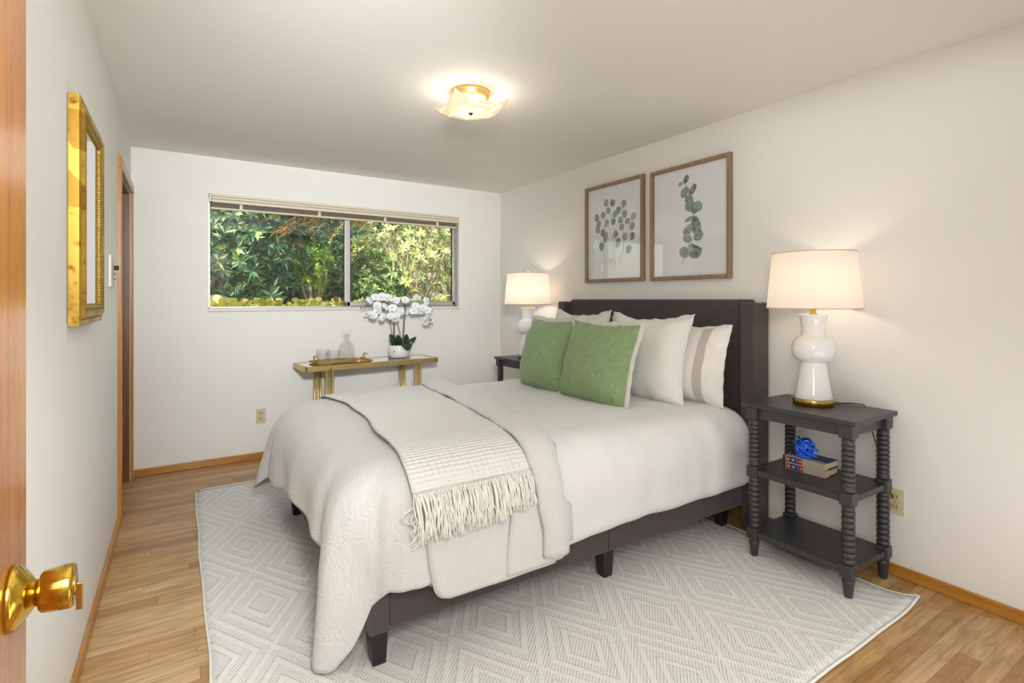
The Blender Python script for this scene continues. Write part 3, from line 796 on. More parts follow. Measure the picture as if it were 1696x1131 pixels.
# ------------------------------------------------------------------ pillows
def pillow(w, h, t, seed, ear=.07, flange=0.0, n=36, sag=.0):
    front, back, uvf = [], [], []
    rim = []
    def pt(u, v, side):
        e2 = ear * 1.7
        x = w / 2 * u * (1 - e2 * (1 - v * v) * abs(u) ** 3) + .006 * nz3(v * 2.2, u, 0, 1, seed + 2) * abs(u) ** 3
        y = h / 2 * v * (1 - e2 * (1 - abs(u) ** 2.4) * abs(v) ** 3 * (1.25 if v > 0 else .25)) + (.012 * nz3(u * 1.5, seed, 0, 1) * max(0, v) ** 3)
        f = max(0.0, (1 - abs(u) ** 2.6)) ** .6 * max(0.0, (1 - abs(v) ** 2.6)) ** .6
        z = side * t / 2 * f * (1.0 - .18 * v)
        z += .010 * nz3(u * 1.2, v * 1.2, side, 1.7, seed) * f
        ed = max(abs(u), abs(v))
        z += .010 * nz3(u * 4, v * 4, side, 1.1, seed + 5) * (ed ** 3) * (f > 0) 
        z += side * .009 * math.sin((u * 11 if abs(v) > abs(u) else v * 11) + seed + 2 * nz3(u, v, 0, 2, seed)) * max(0, ed - .55) / .45 * f ** .3
        if sag: y -= sag * (1 - u * u) * max(0, v) ** 2
        return (x, y, z)
    mb = MB()
    for side in (1, -1):
        P = []; U = []
        for j in range(n + 1):
            v = -1 + 2 * j / n; v = math.sin(v * PI / 2) * .35 + v * .65
            row = []; ur = []
            for i in range(n + 1):
                u = -1 + 2 * i / n; u = math.sin(u * PI / 2) * .35 + u * .65
                row.append(pt(u, v, side)); ur.append((u * .5 + .5, v * .5 + .5))
            P.append(row); U.append(ur)
        mb.grid(P, U, flip=(side < 0))
    edge = MB()
    if flange:
        prev = []; N = 120; P = [[], [], [], []]
        for k in range(N):
            q = k / N * 4; s = int(q); f = q - s
            u, v = [(-1 + 2 * f, -1), (1, -1 + 2 * f), (1 - 2 * f, 1), (-1, 1 - 2 * f)][s]
            p = Vector(pt(u, v, 0)); d = Vector((u if abs(u) > .93 else u * .15, v if abs(v) > .93 else v * .15, 0)).normalized()
            wv = .005 * math.sin(k * 1.3 + seed) + .004 * nz3(k * .31, seed, 0, 1)
            P[0].append(p - d * .006 + Vector((0, 0, .005))); P[1].append(p + d * (flange + .4 * wv) + Vector((0, 0, .002 + wv)))
            P[2].append(p + d * (flange + .4 * wv) + Vector((0, 0, -.002 + wv))); P[3].append(p - d * .006 + Vector((0, 0, -.005)))
        edge.grid(P, None, closed=True)
    return mb, edge
def place_pillow(name, label, cat, mat, emat, w, h, t, bottom, lean, yaw, seed, flange=.02, ear=.07, group=None, roll=0.0):
    mb, edge = pillow(w, h, t, seed, ear, flange)
    # local x -> -Y (to the right seen from the foot), local y -> up, local z -> -X (towards the foot)
    B = Matrix(((0, 0, -1), (-1, 0, 0), (0, 1, 0)))
    Rm = Matrix.Rotation(yaw, 3, 'Z') @ Matrix.Rotation(lean, 3, 'Y') @ B @ Matrix.Rotation(roll, 3, 'Z')
    c = Vector(bottom) + Rm @ Vector((0, h / 2, 0))
    mb.v = [tuple(Rm @ Vector(p)) for p in mb.v]; edge.v = [tuple(Rm @ Vector(p)) for p in edge.v]
    o = obj(name, mb, mat, local=True); o.location = c
    tag(o, label, cat, group)
    if flange: obj('trim', edge, emat, o, local=True)
    return o
place_pillow('striped_pillow', 'white pillow with taupe stripes leaning on the headboard', 'pillow', M['striped'], M['pillow_white'], .72, .46, .20, (2.59, 2.215, .705), R(10), R(0), 3.3, .012, .04)
place_pillow('euro_pillow', 'square white linen pillow in front of the striped pillow', 'pillow', M['pillow_white'], M['pillow_white'], .62, .535, .22, (2.42, 2.32, .69), R(11), R(2), 1.2, .022, .085, 'square white pillows on the bed')
place_pillow('euro_pillow', 'square white linen pillow half hidden behind the farther green cushion', 'pillow', M['pillow_white'], M['pillow_white'], .62, .54, .22, (2.44, 3.01, .69), R(10), R(-2), 6.1, .022, .085, 'square white pillows on the bed')
place_pillow('green_cushion', 'square sage green linen cushion nearer the rug side, in front of white pillow', 'cushion', M['green'], M['frayed'], .56, .51, .25, (2.08, 2.40, .688), R(15), R(4), 2.2, .026, .055, 'green cushions on the bed', R(-1.5))
place_pillow('green_cushion', 'square sage green linen cushion farther across the bed, by the window side', 'cushion', M['green'], M['frayed'], .56, .51, .25, (2.10, 2.935, .688), R(14), R(-4), 8.4, .026, .055, 'green cushions on the bed', R(1))

# ------------------------------------------------------------------ nightstands and lamps
def nightstand(label, loc):
    t = thing('nightstand', label, 'nightstand', loc, 0, 'charcoal nightstands beside the bed')
    HX, HY = .165, .2225
    m = MB(); m.span((-HX - .04, -HY - .045, .768), (HX + .04, HY + .045, .790), .003); obj('top', m, M['night'], t, True)
    m = MB()
    for s in (-1, 1): m.span((-HX, s * HY - .009, .712), (HX, s * HY + .009, .768), .001); m.span((s * HX - .009, -HY, .712), (s * HX + .009, HY, .768), .001)
    obj('apron', m, M['night'], t, True)
    for z in (.440, .128):
        m = MB(); m.span((-HX + .002, -HY + .002, z - .017), (HX - .002, HY - .002, z + .013), .002); m.span((-HX - .02, -HY + .03, z - .016), (HX + .02, HY - .03, z + .012), .002); m.span((-HX + .03, -HY - .02, z - .016), (HX - .03, HY + .02, z + .012), .002)
        obj('shelf', m, M['night'], t, True)
    for sx in (-1, 1):
        for sy in (-1, 1):
            x, y = sx * HX, sy * HY; m = MB(); z0 = .0095 if sx < 0 else .0005
            m.lathe([(.016, z0), (.0175, z0 + .004), (.024, .074), (.0255, .082), (.021, .086), (.026, .092), (.026, .098)], (x, y, 0), 20)
            m.box((x, y, .126), (.056, .056, .058), .006); m.box((x, y, .440), (.056, .056, .058), .006); m.box((x, y, .738), (.060, .060, .062), .004)
            for (a, b) in ((.155, .411), (.469, .707)):
                m.lathe([(.0245, a), (.0245, a + .022 if a < .3 else a + .03), (.020, a + .024 if a < .3 else a + .032)], (x, y, 0), 16) if a > .3 else None
                pr_ = []; lo, hi = (a, b) if a < .3 else (a, b)
                if a > .3: hi = b - .03; m.lathe([(.0245, hi), (.0255, hi + .004), (.0255, b)], (x, y, 0), 18); lo = a
                else: hi = b - .02; m.lathe([(.024, hi), (.025, hi + .003), (.025, b)], (x, y, 0), 18)
                nb = 9; st = (hi - lo) / nb
                for k in range(nb):
                    for s in range(7):
                        an = PI * s / 6; pr_.append((.0190 + .0085 * math.sin(an) ** .8, lo + st * (k + (1 - math.cos(an)) / 2)))
                m.lathe(pr_, (x, y, 0), 18)
            obj('leg', m, M['night'], t, True)
    return t
ns1 = nightstand('charcoal spindle-leg nightstand with blue glass and books on its shelf', (2.640, 1.3625, 0))
ns2 = dup(ns1, (2.640, 3.865, 0), 0, 'charcoal spindle-leg nightstand on the window side of the bed, mostly hidden')

def lamp(label, loc):
    t = thing('table_lamp', label, 'lamp', loc, 0, 'white ceramic bedside lamps')
    m = MB(); m.lathe([(.088, 0), (.091, .002), (.091, .028), (.089, .031), (.06, .031)], n=48); obj('base', m, M['brass_soft'], t, True)
    pf = [(.086, .031), (.087, .036), (.081, .060), (.073, .105), (.066, .150), (.0605, .190), (.0585, .209), (.0600, .213), (.072, .219), (.086, .232), (.0945, .252), (.0975, .275), (.0955, .297), (.0880, .318), (.074, .334), (.058, .3415), (.0535, .345), (.0530, .356), (.0535, .385), (.0565, .415), (.0625, .437), (.0695, .447), (.0690, .4485), (.0585, .445), (.03, .440)]
    m = MB(); m.lathe(pf, n=48); obj('body', m, M['ceramic'], t, True)
    m = MB(); m.lathe([(.018, .440), (.018, .452), (.013, .455), (.013, .490), (.009, .492)], n=20); obj('socket', m, M['brass'], t, True)
    zb, zt, rb, rt = .480, .755, .211, .186
    P = []
    for (r, z) in ((rb, zb), (rt, zt)):
        P.append([(r * math.cos(2 * PI * k / 64), r * math.sin(2 * PI * k / 64), z) for k in range(64)])
    m = MB(); m.grid([P[0], P[1]], closed=True); sh = obj('shade', m, M['shade'], t, True)
    for (r, z) in ((rb, zb), (rt, zt)):
        m = MB(); m.tube([(r * math.cos(2 * PI * k / 64), r * math.sin(2 * PI * k / 64), z) for k in range(65)], .0022, 6)
        obj('binding', m, M['shade_trim'], sh, True)
    m = MB(); m.tube([(-rt, 0, zt - .012), (rt, 0, zt - .012)], .0018, 6); m.tube([(0, -rt, zt - .012), (0, rt, zt - .012)], .0018, 6)
    m.tube([(0.0, 0, .49)] + [(.055 * math.sin(a), 0, .50 + .24 * a / PI) for a in np.linspace(0.3, PI, 9)], .002, 6); m.tube([(0.0, 0, .49)] + [(-.055 * math.sin(a), 0, .50 + .24 * a / PI) for a in np.linspace(0.3, PI, 9)], .002, 6)
    obj('harp', m, M['brass_soft'], t, True)
    m = MB(); m.lathe([(.006, .742), (.006, .757), (.014, .760), (.0165, .768), (.014, .778), (.006, .783)], n=20); obj('finial', m, M['ceramic'], t, True)
    return t
lp1 = lamp('white ceramic table lamp beside the outlet, on the nightstand with the books', (2.675, 1.395, .7905))
lp2 = dup(lp1, (2.640, 3.885, .7905), 0, 'white ceramic table lamp partly behind a green cushion, near the window')
m = MB(); m.tube(smooth_path([(2.735, 1.325, .7945), (2.775, 1.285, .803), (2.815, 1.262, .800), (2.846, 1.248, .7945), (2.858, 1.238, .782), (2.864, 1.225, .72), (2.867, 1.18, .55), (2.868, 1.125, .365)], 6), .0026, 6)
cord = obj('cord', m, M['dark_brass'], lp1)
for l_, e in ((lp1, 1.4), (lp2, 2.4)):
    light('bulb', 'POINT', tuple(l_.location + Vector((0, 0, .60))), e, (1.0, 0.86, 0.70), shadow_soft_size=.045)

# books and blue glass on the shelf
def book(label, c, rz, th):
    t = thing('book', label, 'book', c, rz, 'grey cloth books on the nightstand shelf')
    L, W = .192, .135                       # L along Y (spine), W along X; spine at -X
    m = MB(); m.span((-W / 2 + .004, -L / 2 + .005, .0025), (W / 2 - .003, L / 2 - .005, th - .0025)); obj('pages', m, M['pages'], t, True)
    m = MB(); m.span((-W / 2, -L / 2, 0), (-W / 2 + .0035, L / 2, th), .0015); m.span((-W / 2, -L / 2, th - .0025), (-W / 2 + .036, L / 2, th), .001); m.span((-W / 2, -L / 2, 0), (-W / 2 + .036, L / 2, .0025), .001)
    sp = obj('spine', m, M['book'], t, True)
    m = MB(); m.span((-W / 2 + .0355, -L / 2, th - .0025), (W / 2, L / 2, th), .001); m.span((-W / 2 + .0355, -L / 2, 0), (W / 2, L / 2, .0025), .001); obj('cover_board', m, M['bookblue'], t, True)
    x = -W / 2 - .0006
    def lab(y0, y1, mat, nm):
        m = MB(); m.span((x, y0, .003), (x + .002, y1, th - .003)); return obj(nm, m, mat, sp, True)
    lab(L / 2 - .028, L / 2 - .006, M['bookred'], 'red_label'); lab(L / 2 - .066, L / 2 - .028, M['booknavy'], 'navy_label'); lab(L / 2 - .086, L / 2 - .066, M['bookred'], 'red_label')
    m = MB(); cy, cz = L / 2 - .017, th / 2
    star = [((.0075 if k % 2 == 0 else .0032) * math.sin(k * PI / 5), (.0075 if k % 2 == 0 else .0032) * math.cos(k * PI / 5)) for k in range(10)]
    Mx = Matrix(((0, 0, -1, x + .0004), (-1, 0, 0, cy), (0, 1, 0, cz), (0, 0, 0, 1)))
    m.prism(star, .0007, Mx)
    for k, (dy, hgt) in enumerate([(-.018, .006), (-.022, .012), (-.0255, .004), (-.029, .009)]):
        m.box((x - .0001, cy + dy, cz), (.0008, .0022, hgt)); m.box((x - .0001, cy + dy - .001, cz + hgt * .3), (.0008, .0040, .0016))
    m.tube([(x - .0001, cy - .040 - .004 * math.sin(a), cz + .007 * math.cos(a)) for a in np.linspace(.5, 2.8, 8)], .0011, 5)
    for zz in (-.004, 0, .004): m.box((x - .0001, cy - .060, cz + zz), (.0008, .012, .0009))
    obj('lettering', m, M['bookwhite'], sp, True)
    return t
ZS = .4535
book('grey cloth book with red and navy spine labels, lower of the two', (2.678, 1.405, ZS), R(3), .033)
book('grey cloth book with red and navy spine labels, under the blue glass', (2.680, 1.408, ZS + .0335), R(1), .033)
random.seed(21)
m = MB()
def ring(c, rx, ry, Rm, r, a0=0, a1=2 * PI, wob=.006):
    pts = []
    for k in range(41):
        a = a0 + (a1 - a0) * k / 40
        pts.append(Vector(c) + Rm @ Vector((rx * math.cos(a), ry * math.sin(a), wob * math.sin(3 * a))))
    return pts
gc = (2.668, 1.432, ZS + .067 + .048)
for k in range(7):
    Rm = Matrix.Rotation(random.uniform(-.9, .9) + (PI / 2 if k % 2 else 0), 3, 'X') @ Matrix.Rotation(random.uniform(-.8, .8), 3, 'Y') @ Matrix.Rotation(random.uniform(0, 3), 3, 'Z')
    m.tube(ring(gc, random.uniform(.036, .045), random.uniform(.030, .040), Rm, .007), .0085, 10)
m.tube(smooth_path([(gc[0] - .02, gc[1] + .046, gc[2] + .022), (gc[0] - .045, gc[1] + .01, gc[2] + .012), (gc[0] - .036, gc[1] - .03, gc[2] - .018), (gc[0] - .012, gc[1] - .062, gc[2] - .034)], 8), .0070, 10)
m.tube(smooth_path([(gc[0] - .01, gc[1] + .03, gc[2] + .046), (gc[0] - .03, gc[1] - .005, gc[2] + .030), (gc[0] - .02, gc[1] - .045, gc[2] + .008), (gc[0] + .0, gc[1] - .066, gc[2] - .004)], 8), .0068, 10)
m.tube(ring((gc[0], gc[1], gc[2] - .040), .036, .036, Matrix.Rotation(.05, 3, 'X'), .0072, wob=0), .0075, 10)
tag(obj('glass_knot', m, M['bglass'], loc=(gc[0], gc[1], ZS + .067)), 'bright blue knotted glass ornament sitting on the stacked books', 'ornament')
random.seed(5)

# ------------------------------------------------------------------ wall art
def picture(label, y0, y1, z0, z1, kind):
    t = thing('framed_print', label, 'picture', (XR, (y0 + y1) / 2, (z0 + z1) / 2), 0, 'botanical prints over the bed')
    xf, xb, fw = XR - .034, XR - .001, .026
    m = MB(); m.miter(y0, y1, z0, z1, [(0, xb), (0, xf + .003), (.003, xf), (fw - .004, xf), (fw, xf + .006), (fw, xb)])
    obj('frame', m, M['frame_wood'], t)
    m = MB(); m.span((XR - .012, y0 + .01, z0 + .01), (XR - .008, y1 - .01, z1 - .01)); pp = obj('paper', m, M['paper'], t)
    x = XR - .0126
    W, Hh = y1 - y0, z1 - z0
    def to(u, v): return Vector((x, y1 - u * W, z1 - v * Hh))     # u from the viewer's left, v from the top
    leaves, stems, veins = MB(), MB(), MB()
    cnt = [0]
    def lf(bu, bv, tu, tv, wd):
        b, tp = to(bu, bv), to(tu, tv); ax = (tp - b); L = ax.length; ax.normalize(); sd = Vector((0, -ax.z, ax.y))
        n = 16; poly = []
        cnt[0] += 1; dx = Vector((-.00008 * cnt[0], 0, 0))
        for k in range(n):
            a = 2 * PI * k / n; c_ = (1 - math.cos(a)) / 2
            poly.append(b + dx + ax * (L * c_) + sd * (wd * W * .5 * math.sin(a) * (.85 + .3 * c_)))
        o = len(leaves.v); leaves.v += [tuple(q) for q in poly]; leaves.f.append(tuple(o + k for k in range(n))); leaves.sm.append(False); leaves.mi.append(0)
        pass
    def st(pts, r): stems.tube([to(*q) for q in smooth2(pts)], r, 5)
    if kind == 'spray':
        for pts in ([(.53, .86), (.50, .66), (.505, .50), (.47, .38), (.42, .27)], [(.505, .64), (.42, .57), (.36, .50), (.33, .42)], [(.50, .55), (.56, .44), (.62, .36), (.68, .27)], [(.50, .60), (.44, .50), (.38, .36)], [(.60, .82), (.66, .68), (.70, .55), (.74, .42)], [(.70, .58), (.76, .50), (.80, .40)], [(.67, .66), (.66, .52), (.64, .40)]): st(pts, .0013)
        for q in [(.36, .155, .38, .235), (.49, .17, .47, .245), (.41, .24, .40, .31), (.18, .29, .22, .365), (.33, .28, .30, .35), (.23, .36, .25, .43), (.39, .365, .36, .44), (.20, .41, .24, .49), (.51, .365, .48, .43), (.55, .29, .50, .36), (.61, .26, .56, .33), (.69, .20, .66, .28), (.70, .30, .68, .38), (.64, .365, .60, .42), (.86, .35, .80, .41), (.74, .385, .73, .45), (.83, .43, .79, .51), (.66, .43, .62, .50), (.30, .455, .32, .53), (.38, .49, .34, .60), (.55, .49, .52, .565), (.69, .525, .70, .60), (.83, .53, .79, .60), (.60, .57, .55, .66), (.28, .59, .30, .68), (.78, .65, .73, .73)]:
            lf(q[2], q[3], q[0], q[1], .085)
    else:
        st([(.42, .86), (.48, .76), (.52, .62), (.56, .48), (.55, .36), (.49, .22), (.43, .14)], .0016)
        for (bu, bv, tu, tv, wd) in [(.43, .15, .37, .175, .045), (.45, .17, .49, .095, .06), (.47, .20, .42, .285, .085), (.51, .28, .59, .19, .07), (.54, .37, .48, .27, .10), (.56, .40, .46, .35, .10), (.57, .41, .66, .36, .11), (.57, .46, .45, .50, .045), (.57, .46, .61, .62, .12), (.55, .53, .44, .61, .085), (.57, .66, .67, .60, .11), (.55, .67, .43, .63, .08), (.53, .69, .55, .76, .08), (.56, .71, .67, .76, .035), (.52, .79, .39, .74, .115), (.52, .80, .65, .75, .12), (.55, .34, .59, .44, .10), (.52, .25, .45, .20, .05)]:
            lf(bu, bv, tu, tv, wd)
    obj('printed_stems', stems, M['print_stem'], pp); obj('printed_leaves', leaves, M['print_leaf'], pp)
    m = MB(); m.span((XR - .024, y0 + .012, z0 + .012), (XR - .022, y1 - .012, z1 - .012)); obj('glazing', m, M['pglass'], t)
def smooth2(pts):
    return [(p.x, p.y) for p in smooth_path([(a, b, 0) for a, b in pts], 5)]
picture('oak framed print of a leafy eucalyptus spray, nearer the window', 2.700, 3.345, 1.452, 2.232, 'spray')
picture('oak framed print of one upright eucalyptus stem, nearer the bedside lamp with books', 1.985, 2.632, 1.447, 2.222, 'stem')

# ------------------------------------------------------------------ gilt mirror
t = thing('wall_mirror', 'gilt framed rectangular mirror hanging beside the oak doorway', 'mirror', (XL, 2.4425, 1.605))
y0, y1, z0, z1 = 2.17, 2.715, 1.229, 1.978
fr = MB()
fr.miter(y0, y1, z0, z1, [(0, XL + .002), (0, XL + .030), (.004, XL + .034), (.016, XL + .034), (.020, XL + .030), (.022, XL + .034), (.028, XL + .042), (.036, XL + .045), (.044, XL + .043), (.050, XL + .037), (.052, XL + .033), (.052, XL + .002)])
frm = obj('frame', fr, M['gold'], t)
m = MB(); m.miter(y0, y1, z0, z1, [(.053, XL + .003), (.053, XL + .036), (.058, XL + .039), (.064, XL + .036), (.066, XL + .032), (.066, XL + .003)]); obj('inner_frame', m, M['gold_bead'], frm)
m = MB()
for s in range(2):
    o = (.051, .0665)[s]; zz = XL + (.038, .033)[s]
    per = []
    a0, a1, b0, b1 = y0 + o, y1 - o, z0 + o, z1 - o
    for k in range(int((a1 - a0) / .0105)): per += [(a0 + .0105 * k, b0), (a0 + .0105 * k, b1)]
    for k in range(int((b1 - b0) / .0105)): per += [(a0, b0 + .0105 * k), (a1, b0 + .0105 * k)]
    for (yy, z_) in per: m.lathe([(.0012, -.004), (.0044, -.002), (.0044, .002), (.0012, .004)], (zz, yy, z_), 6)
obj('beading', m, M['gold_bead'], frm)
m = MB(); m.span((XL + .003, y0 + .055, z0 + .055), (XL + .0305, y1 - .055, z1 - .055)); obj('mirror_glass', m, M['mirror'], t)

# wall intercom
t = thing('intercom', 'cream wall intercom panel beside the oak doorway', 'intercom', (XL, 3.39, 1.457))
m = MB(); m.span((XL + .0005, 3.30, 1.376), (XL + .0125, 3.478, 1.540), .004); obj('panel', m, M['paint'], t)
m = MB()
for k in range(13): m.span((XL + .012, 3.315, 1.395 + k * .0098), (XL + .0145, 3.40, 1.399 + k * .0098), .0008)
obj('grille', m, M['ivory2'], t)
m = MB(); m.lathe([(.011, .012), (.012, .014), (.012, .030), (.010, .032)], (XL, 3.447, 1.480), 20, 'X'); obj('knob', m, M['black'], t)
for zz in (1.448, 1.422):
    m = MB(); m.lathe([(.0045, .012), (.0045, .016), (.003, .017)], (XL, 3.447, zz), 12, 'X'); obj('button', m, M['black'], t)

# outlets
def outlet(label, loc, face):
    t = thing('wall_outlet', label, 'outlet', loc, 0, 'ivory duplex outlets')
    def sp(m, u0, u1, z0_, z1_, d0, d1, r):
        if face == '-Y': m.span((u0, -d1, z0_), (u1, -d0, z1_), r)
        else: m.span((-d1, u0, z0_), (-d0, u1, z1_), r)
    m = MB(); sp(m, -.037, .037, -.061, .061, .0002, .006, .002); obj('cover_plate', m, M['ivory'], t, True)
    for s in (-1, 1):
        m = MB(); sp(m, -.017, .017, s * .024 - .0145, s * .024 + .0145, .005, .009, .0015); so = obj('socket', m, M['ivory2'], t, True)
        m = MB(); sp(m, -.0085, -.0055, s * .024 - .003, s * .024 + .007, .0088, .0094, 0); sp(m, .0055, .0085, s * .024 - .003, s * .024 + .007, .0088, .0094, 0); obj('slots', m, M['slot'], so, True)
    m = MB(); sp(m, -.003, .003, -.003, .003, .006, .0075, .001); obj('screw', m, M['brass_soft'], t, True)
    return t
outlet('ivory wall outlet below the window, near the console table', (.565, YB, .352), '-Y')
outlet('ivory wall outlet low on the wall beside the nightstand with the books', (XR, 1.118, .352), '-X')

# ------------------------------------------------------------------ ceiling light
t = thing('ceiling_light', 'lit flush ceiling light with square frosted glass and brass ring', 'ceiling light', (1.335, 2.515, H))
m = MB(); m.lathe([(.070, -.040), (.084, -.042), (.094, -.038), (.098, -.030), (.098, -.020), (.102, -.014), (.104, -.0005)], n=40); obj('canopy', m, M['canopy'], t, True)
P = []; n = 28
for j in range(n + 1):
    row = []
    for i in range(n + 1):
        u, v = -1 + 2 * i / n, -1 + 2 * j / n
        r2 = (u * u + v * v) / 2
        dg = abs(u * v)
        z = -.108 + .022 * r2 + .022 * dg ** 2 * r2 + .006 * (1 - abs(abs(u) - abs(v))) * r2
        k = 1 + .02 * dg
        q = Matrix.Rotation(R(-5), 2) @ Vector((u * .150 * k, v * .150 * k))
        row.append((q.x, q.y, z))
    P.append(row)
m = MB(); m.grid(P); obj('glass_shade', m, M['frosted'], t, True, solid=.004)
m = MB(); m.lathe([(.003, -.126), (.006, -.123), (.007, -.119), (.013, -.117), (.013, -.114), (.004, -.112), (.004, -.045)], n=16); obj('finial', m, M['dark_brass'], t, True)
for dx in (-.035, .035):
    light('ceiling_bulb', 'POINT', (1.335 + dx, 2.515, H - .070), 2.4, (1.0, 0.93, 0.83), shadow_soft_size=.03)

# ------------------------------------------------------------------ console table and what stands on it
CR = R(4.0); CT = .783
con = thing('console_table', 'slim gold console table with glass top below the window', 'table', (1.395, 4.525, 0), CR)
LX, LY = .585, .180
m = MB(); b = .022
m.span((-LX, -LY, CT - .042), (LX, -LY + b, CT), .003); m.span((-LX, LY - b, CT - .042), (LX, LY, CT), .003)
m.span((-LX, -LY, CT - .042), (-LX + b, LY, CT), .003); m.span((LX - b, -LY, CT - .042), (LX, LY, CT), .003)
obj('frame', m, M['brass_paint'], con, True)
m = MB(); m.span((-LX + .02, -LY + .02, CT - .010), (LX - .02, LY - .02, CT - .003)); obj('glass_top', m, pane_mat('table_glass', (.90, .94, .91, 1), 2.2), con, True)
for sx in (-1, 1):
    for sy in (-1, 1):
        m = MB(); x = sx * (LX - .195) ; y = sy * (LY - .012)
        for dx, dy in ((-.024, 0), (.024, 0), (.0, -.018 * sy)):
            m.lathe([(.0105, .0005), (.0105, CT - .003)], (x + dx, y + dy, 0), 14)
        m.lathe([(.011, -.012), (.011, .012)], (x, y - .012 * (1 if sy < 0 else -1), CT - .02), 12, 'Y')
        obj('leg', m, M['brass_paint'], con, True)
def cpt(lx, ly, z=CT):
    q = Matrix.Rotation(CR, 2) @ Vector((lx, ly)); return (1.395 + q.x, 4.525 + q.y, z)
# tray
tray = thing('serving_tray', 'ornate gold serving tray with two handles on the console table', 'tray', cpt(-.245, -.01, CT), CR)
m = MB(); m.span((-.215, -.135, .0005), (.215, .135, .010), .004); obj('base', m, M['gold'], tray, True)
random.seed(3)
m = MB()
per = [(-.215 + .43 * k / 30, s * .135) for k in range(31) for s in (-1, 1)] + [(s * .215, -.135 + .27 * k / 20) for k in range(21) for s in (-1, 1)]
for (a, b_) in per:
    m.box((a, b_, .013 + random.uniform(-.002, .004)), (.022, .012, .007), .002, 1, Matrix.Rotation(random.uniform(-1, 1), 3, 'Z') @ Matrix.Rotation(random.uniform(-.4, .4), 3, 'X'))
obj('leaf_rim', m, M['gold'], tray, True)
for s in (-1, 1):
    m = MB(); m.tube(smooth_path([(s * .205, -.045, .010), (s * .212, -.043, .050), (s * .213, -.03, .062), (s * .213, .03, .062), (s * .212, .043, .050), (s * .205, .045, .010)], 5), .0055, 8); obj('handle', m, M['brass_soft'], tray, True)
def sqring(r, p, z, n=40):
    o = []
    for k in range(n):
        a = 2 * PI * k / n; c_, s_ = math.cos(a), math.sin(a)
        o.append((r * math.copysign(abs(c_) ** (2 / p), c_), r * math.copysign(abs(s_) ** (2 / p), s_), z))
    return o
def glassware(profile, inner):
    m = MB(); P = [sqring(r, p, z) for (r, z, p) in profile + inner]
    m.grid(P, closed=True)
    n = 40; o = len(m.v) - n
    m.add([(0, 0, profile[0][1])], [], True); c0 = len(m.v) - 1
    m.add([(0, 0, inner[-1][1])], [], True); c1 = len(m.v) - 1
    for k in range(n):
        m.f.append((c0, (k + 1) % n, k)); m.f.append((c1, o + k, o + (k + 1) % n)); m.sm += [True, True]; m.mi += [0, 0]
    return m
zt_ = CT + .0105
dec = thing('decanter', 'clear square glass decanter with round stopper on gold tray', 'decanter', cpt(-.180, .04, zt_), CR + R(20)); dec.scale = (1.28, 1.28, 1.28)
m = glassware([(.036, 0, 6), (.040, .004, 6), (.041, .090, 6), (.038, .108, 5), (.028, .122, 3), (.016, .134, 2), (.0145, .150, 2), (.021, .166, 2)], [(.019, .166, 2), (.0115, .150, 2), (.0125, .134, 2), (.024, .119, 3), (.034, .105, 5), (.0365, .090, 6), (.0355, .022, 6)])
obj('bottle', m, M['clear'], dec, True, recalc=True)
m = MB(); m.lathe([(.008, .138), (.0095, .150), (.011, .167), (.018, .170), (.028, .176), (.029, .186), (.026, .194), (.010, .196)], n=24); obj('stopper', m, M['clear'], dec, True, recalc=True)
tum = glassware([(.028, 0, 2), (.031, .004, 2), (.042, .085, 2)], [(.0395, .085, 2), (.030, .018, 2)])
gls = tag(obj('tumbler', tum, M['clear'], local=True, recalc=True), 'clear glass tumbler on the gold tray, farther from the decanter', 'glass', 'tumblers on the tray'); gls.location = cpt(-.385, .035, zt_); gls.scale = (1.2, 1.2, 1.2)
g2 = gls.copy(); COL.objects.link(g2); g2.location = cpt(-.318, -.045, zt_); g2['label'] = 'clear glass tumbler on the gold tray, closer to the decanter'

# orchid
OC = Vector(cpt(.300, .035, CT)); OX, OY, OZ = OC
orc = thing('orchid', 'white potted orchid with arching sprays on the console table', 'plant', tuple(OC))
m = MB(); m.lathe([(.062, .0008), (.078, .004), (.090, .022), (.094, .055), (.093, .090), (.086, .112), (.083, .116), (.080, .113), (.084, .090), (.08, .03)], (OX, OY, OZ), 40, capt=False); pot = obj('pot', m, M['ceramic'], orc)
m = MB(); m.lathe([(.080, .100), (.05, .106), (.01, .110)], (OX, OY, OZ), 24); obj('moss', m, M['soil'], orc)
m = MB(); m.tube([(OX + .0845 * math.cos(a), OY + .0845 * math.sin(a), OZ + .116) for a in np.linspace(0, 2 * PI, 41)], .0025, 6); obj('gilt_rim', m, M['gold_bead'], pot)
m = MB(); m.lathe([(.006, 0), (.004, .003)], (OX - .070, OY - .068, OZ + .062), 10, 'Y'); obj('leaf_mark', m, M['bud'], pot)
PXM = 181.6
def oq(u, v, dy=0.0):                    # photo sketch units to the plant's own frame
    px = (u / 8.08 + 590 - 666); pz = (588.5 - (v / 8.08 + 470))
    return Vector((OX + px / 172.0, OY + dy, OZ + pz / 181.0))
def ostem(nm, pts, r0, r1, mat, n=8):
    P = smooth_path(pts, 6); m = MB(); m.tube(P, list(np.linspace(r0, r1, len(P))), n); return obj(nm, m, mat, orc)
ostem('stem', [oq(560, 830), oq(548, 650), oq(545, 480, -.005), oq(540, 300, .0)], .0075, .0055, M['ostem'])
ostem('stem', [oq(655, 830, -.01), oq(665, 660, -.01), oq(678, 450, -.01), oq(692, 280, -.01)], .0080, .006, M['ostem'])
ostem('stem', [oq(540, 830, .02), oq(530, 640, .02), oq(505, 500, .02), oq(470, 430, .01)], .0035, .002, M['otwig'])
ostem('stem', [oq(640, 830, .02), oq(635, 640, .02), oq(595, 450, .01), oq(630, 330, 0)], .0035, .002, M['otwig'])
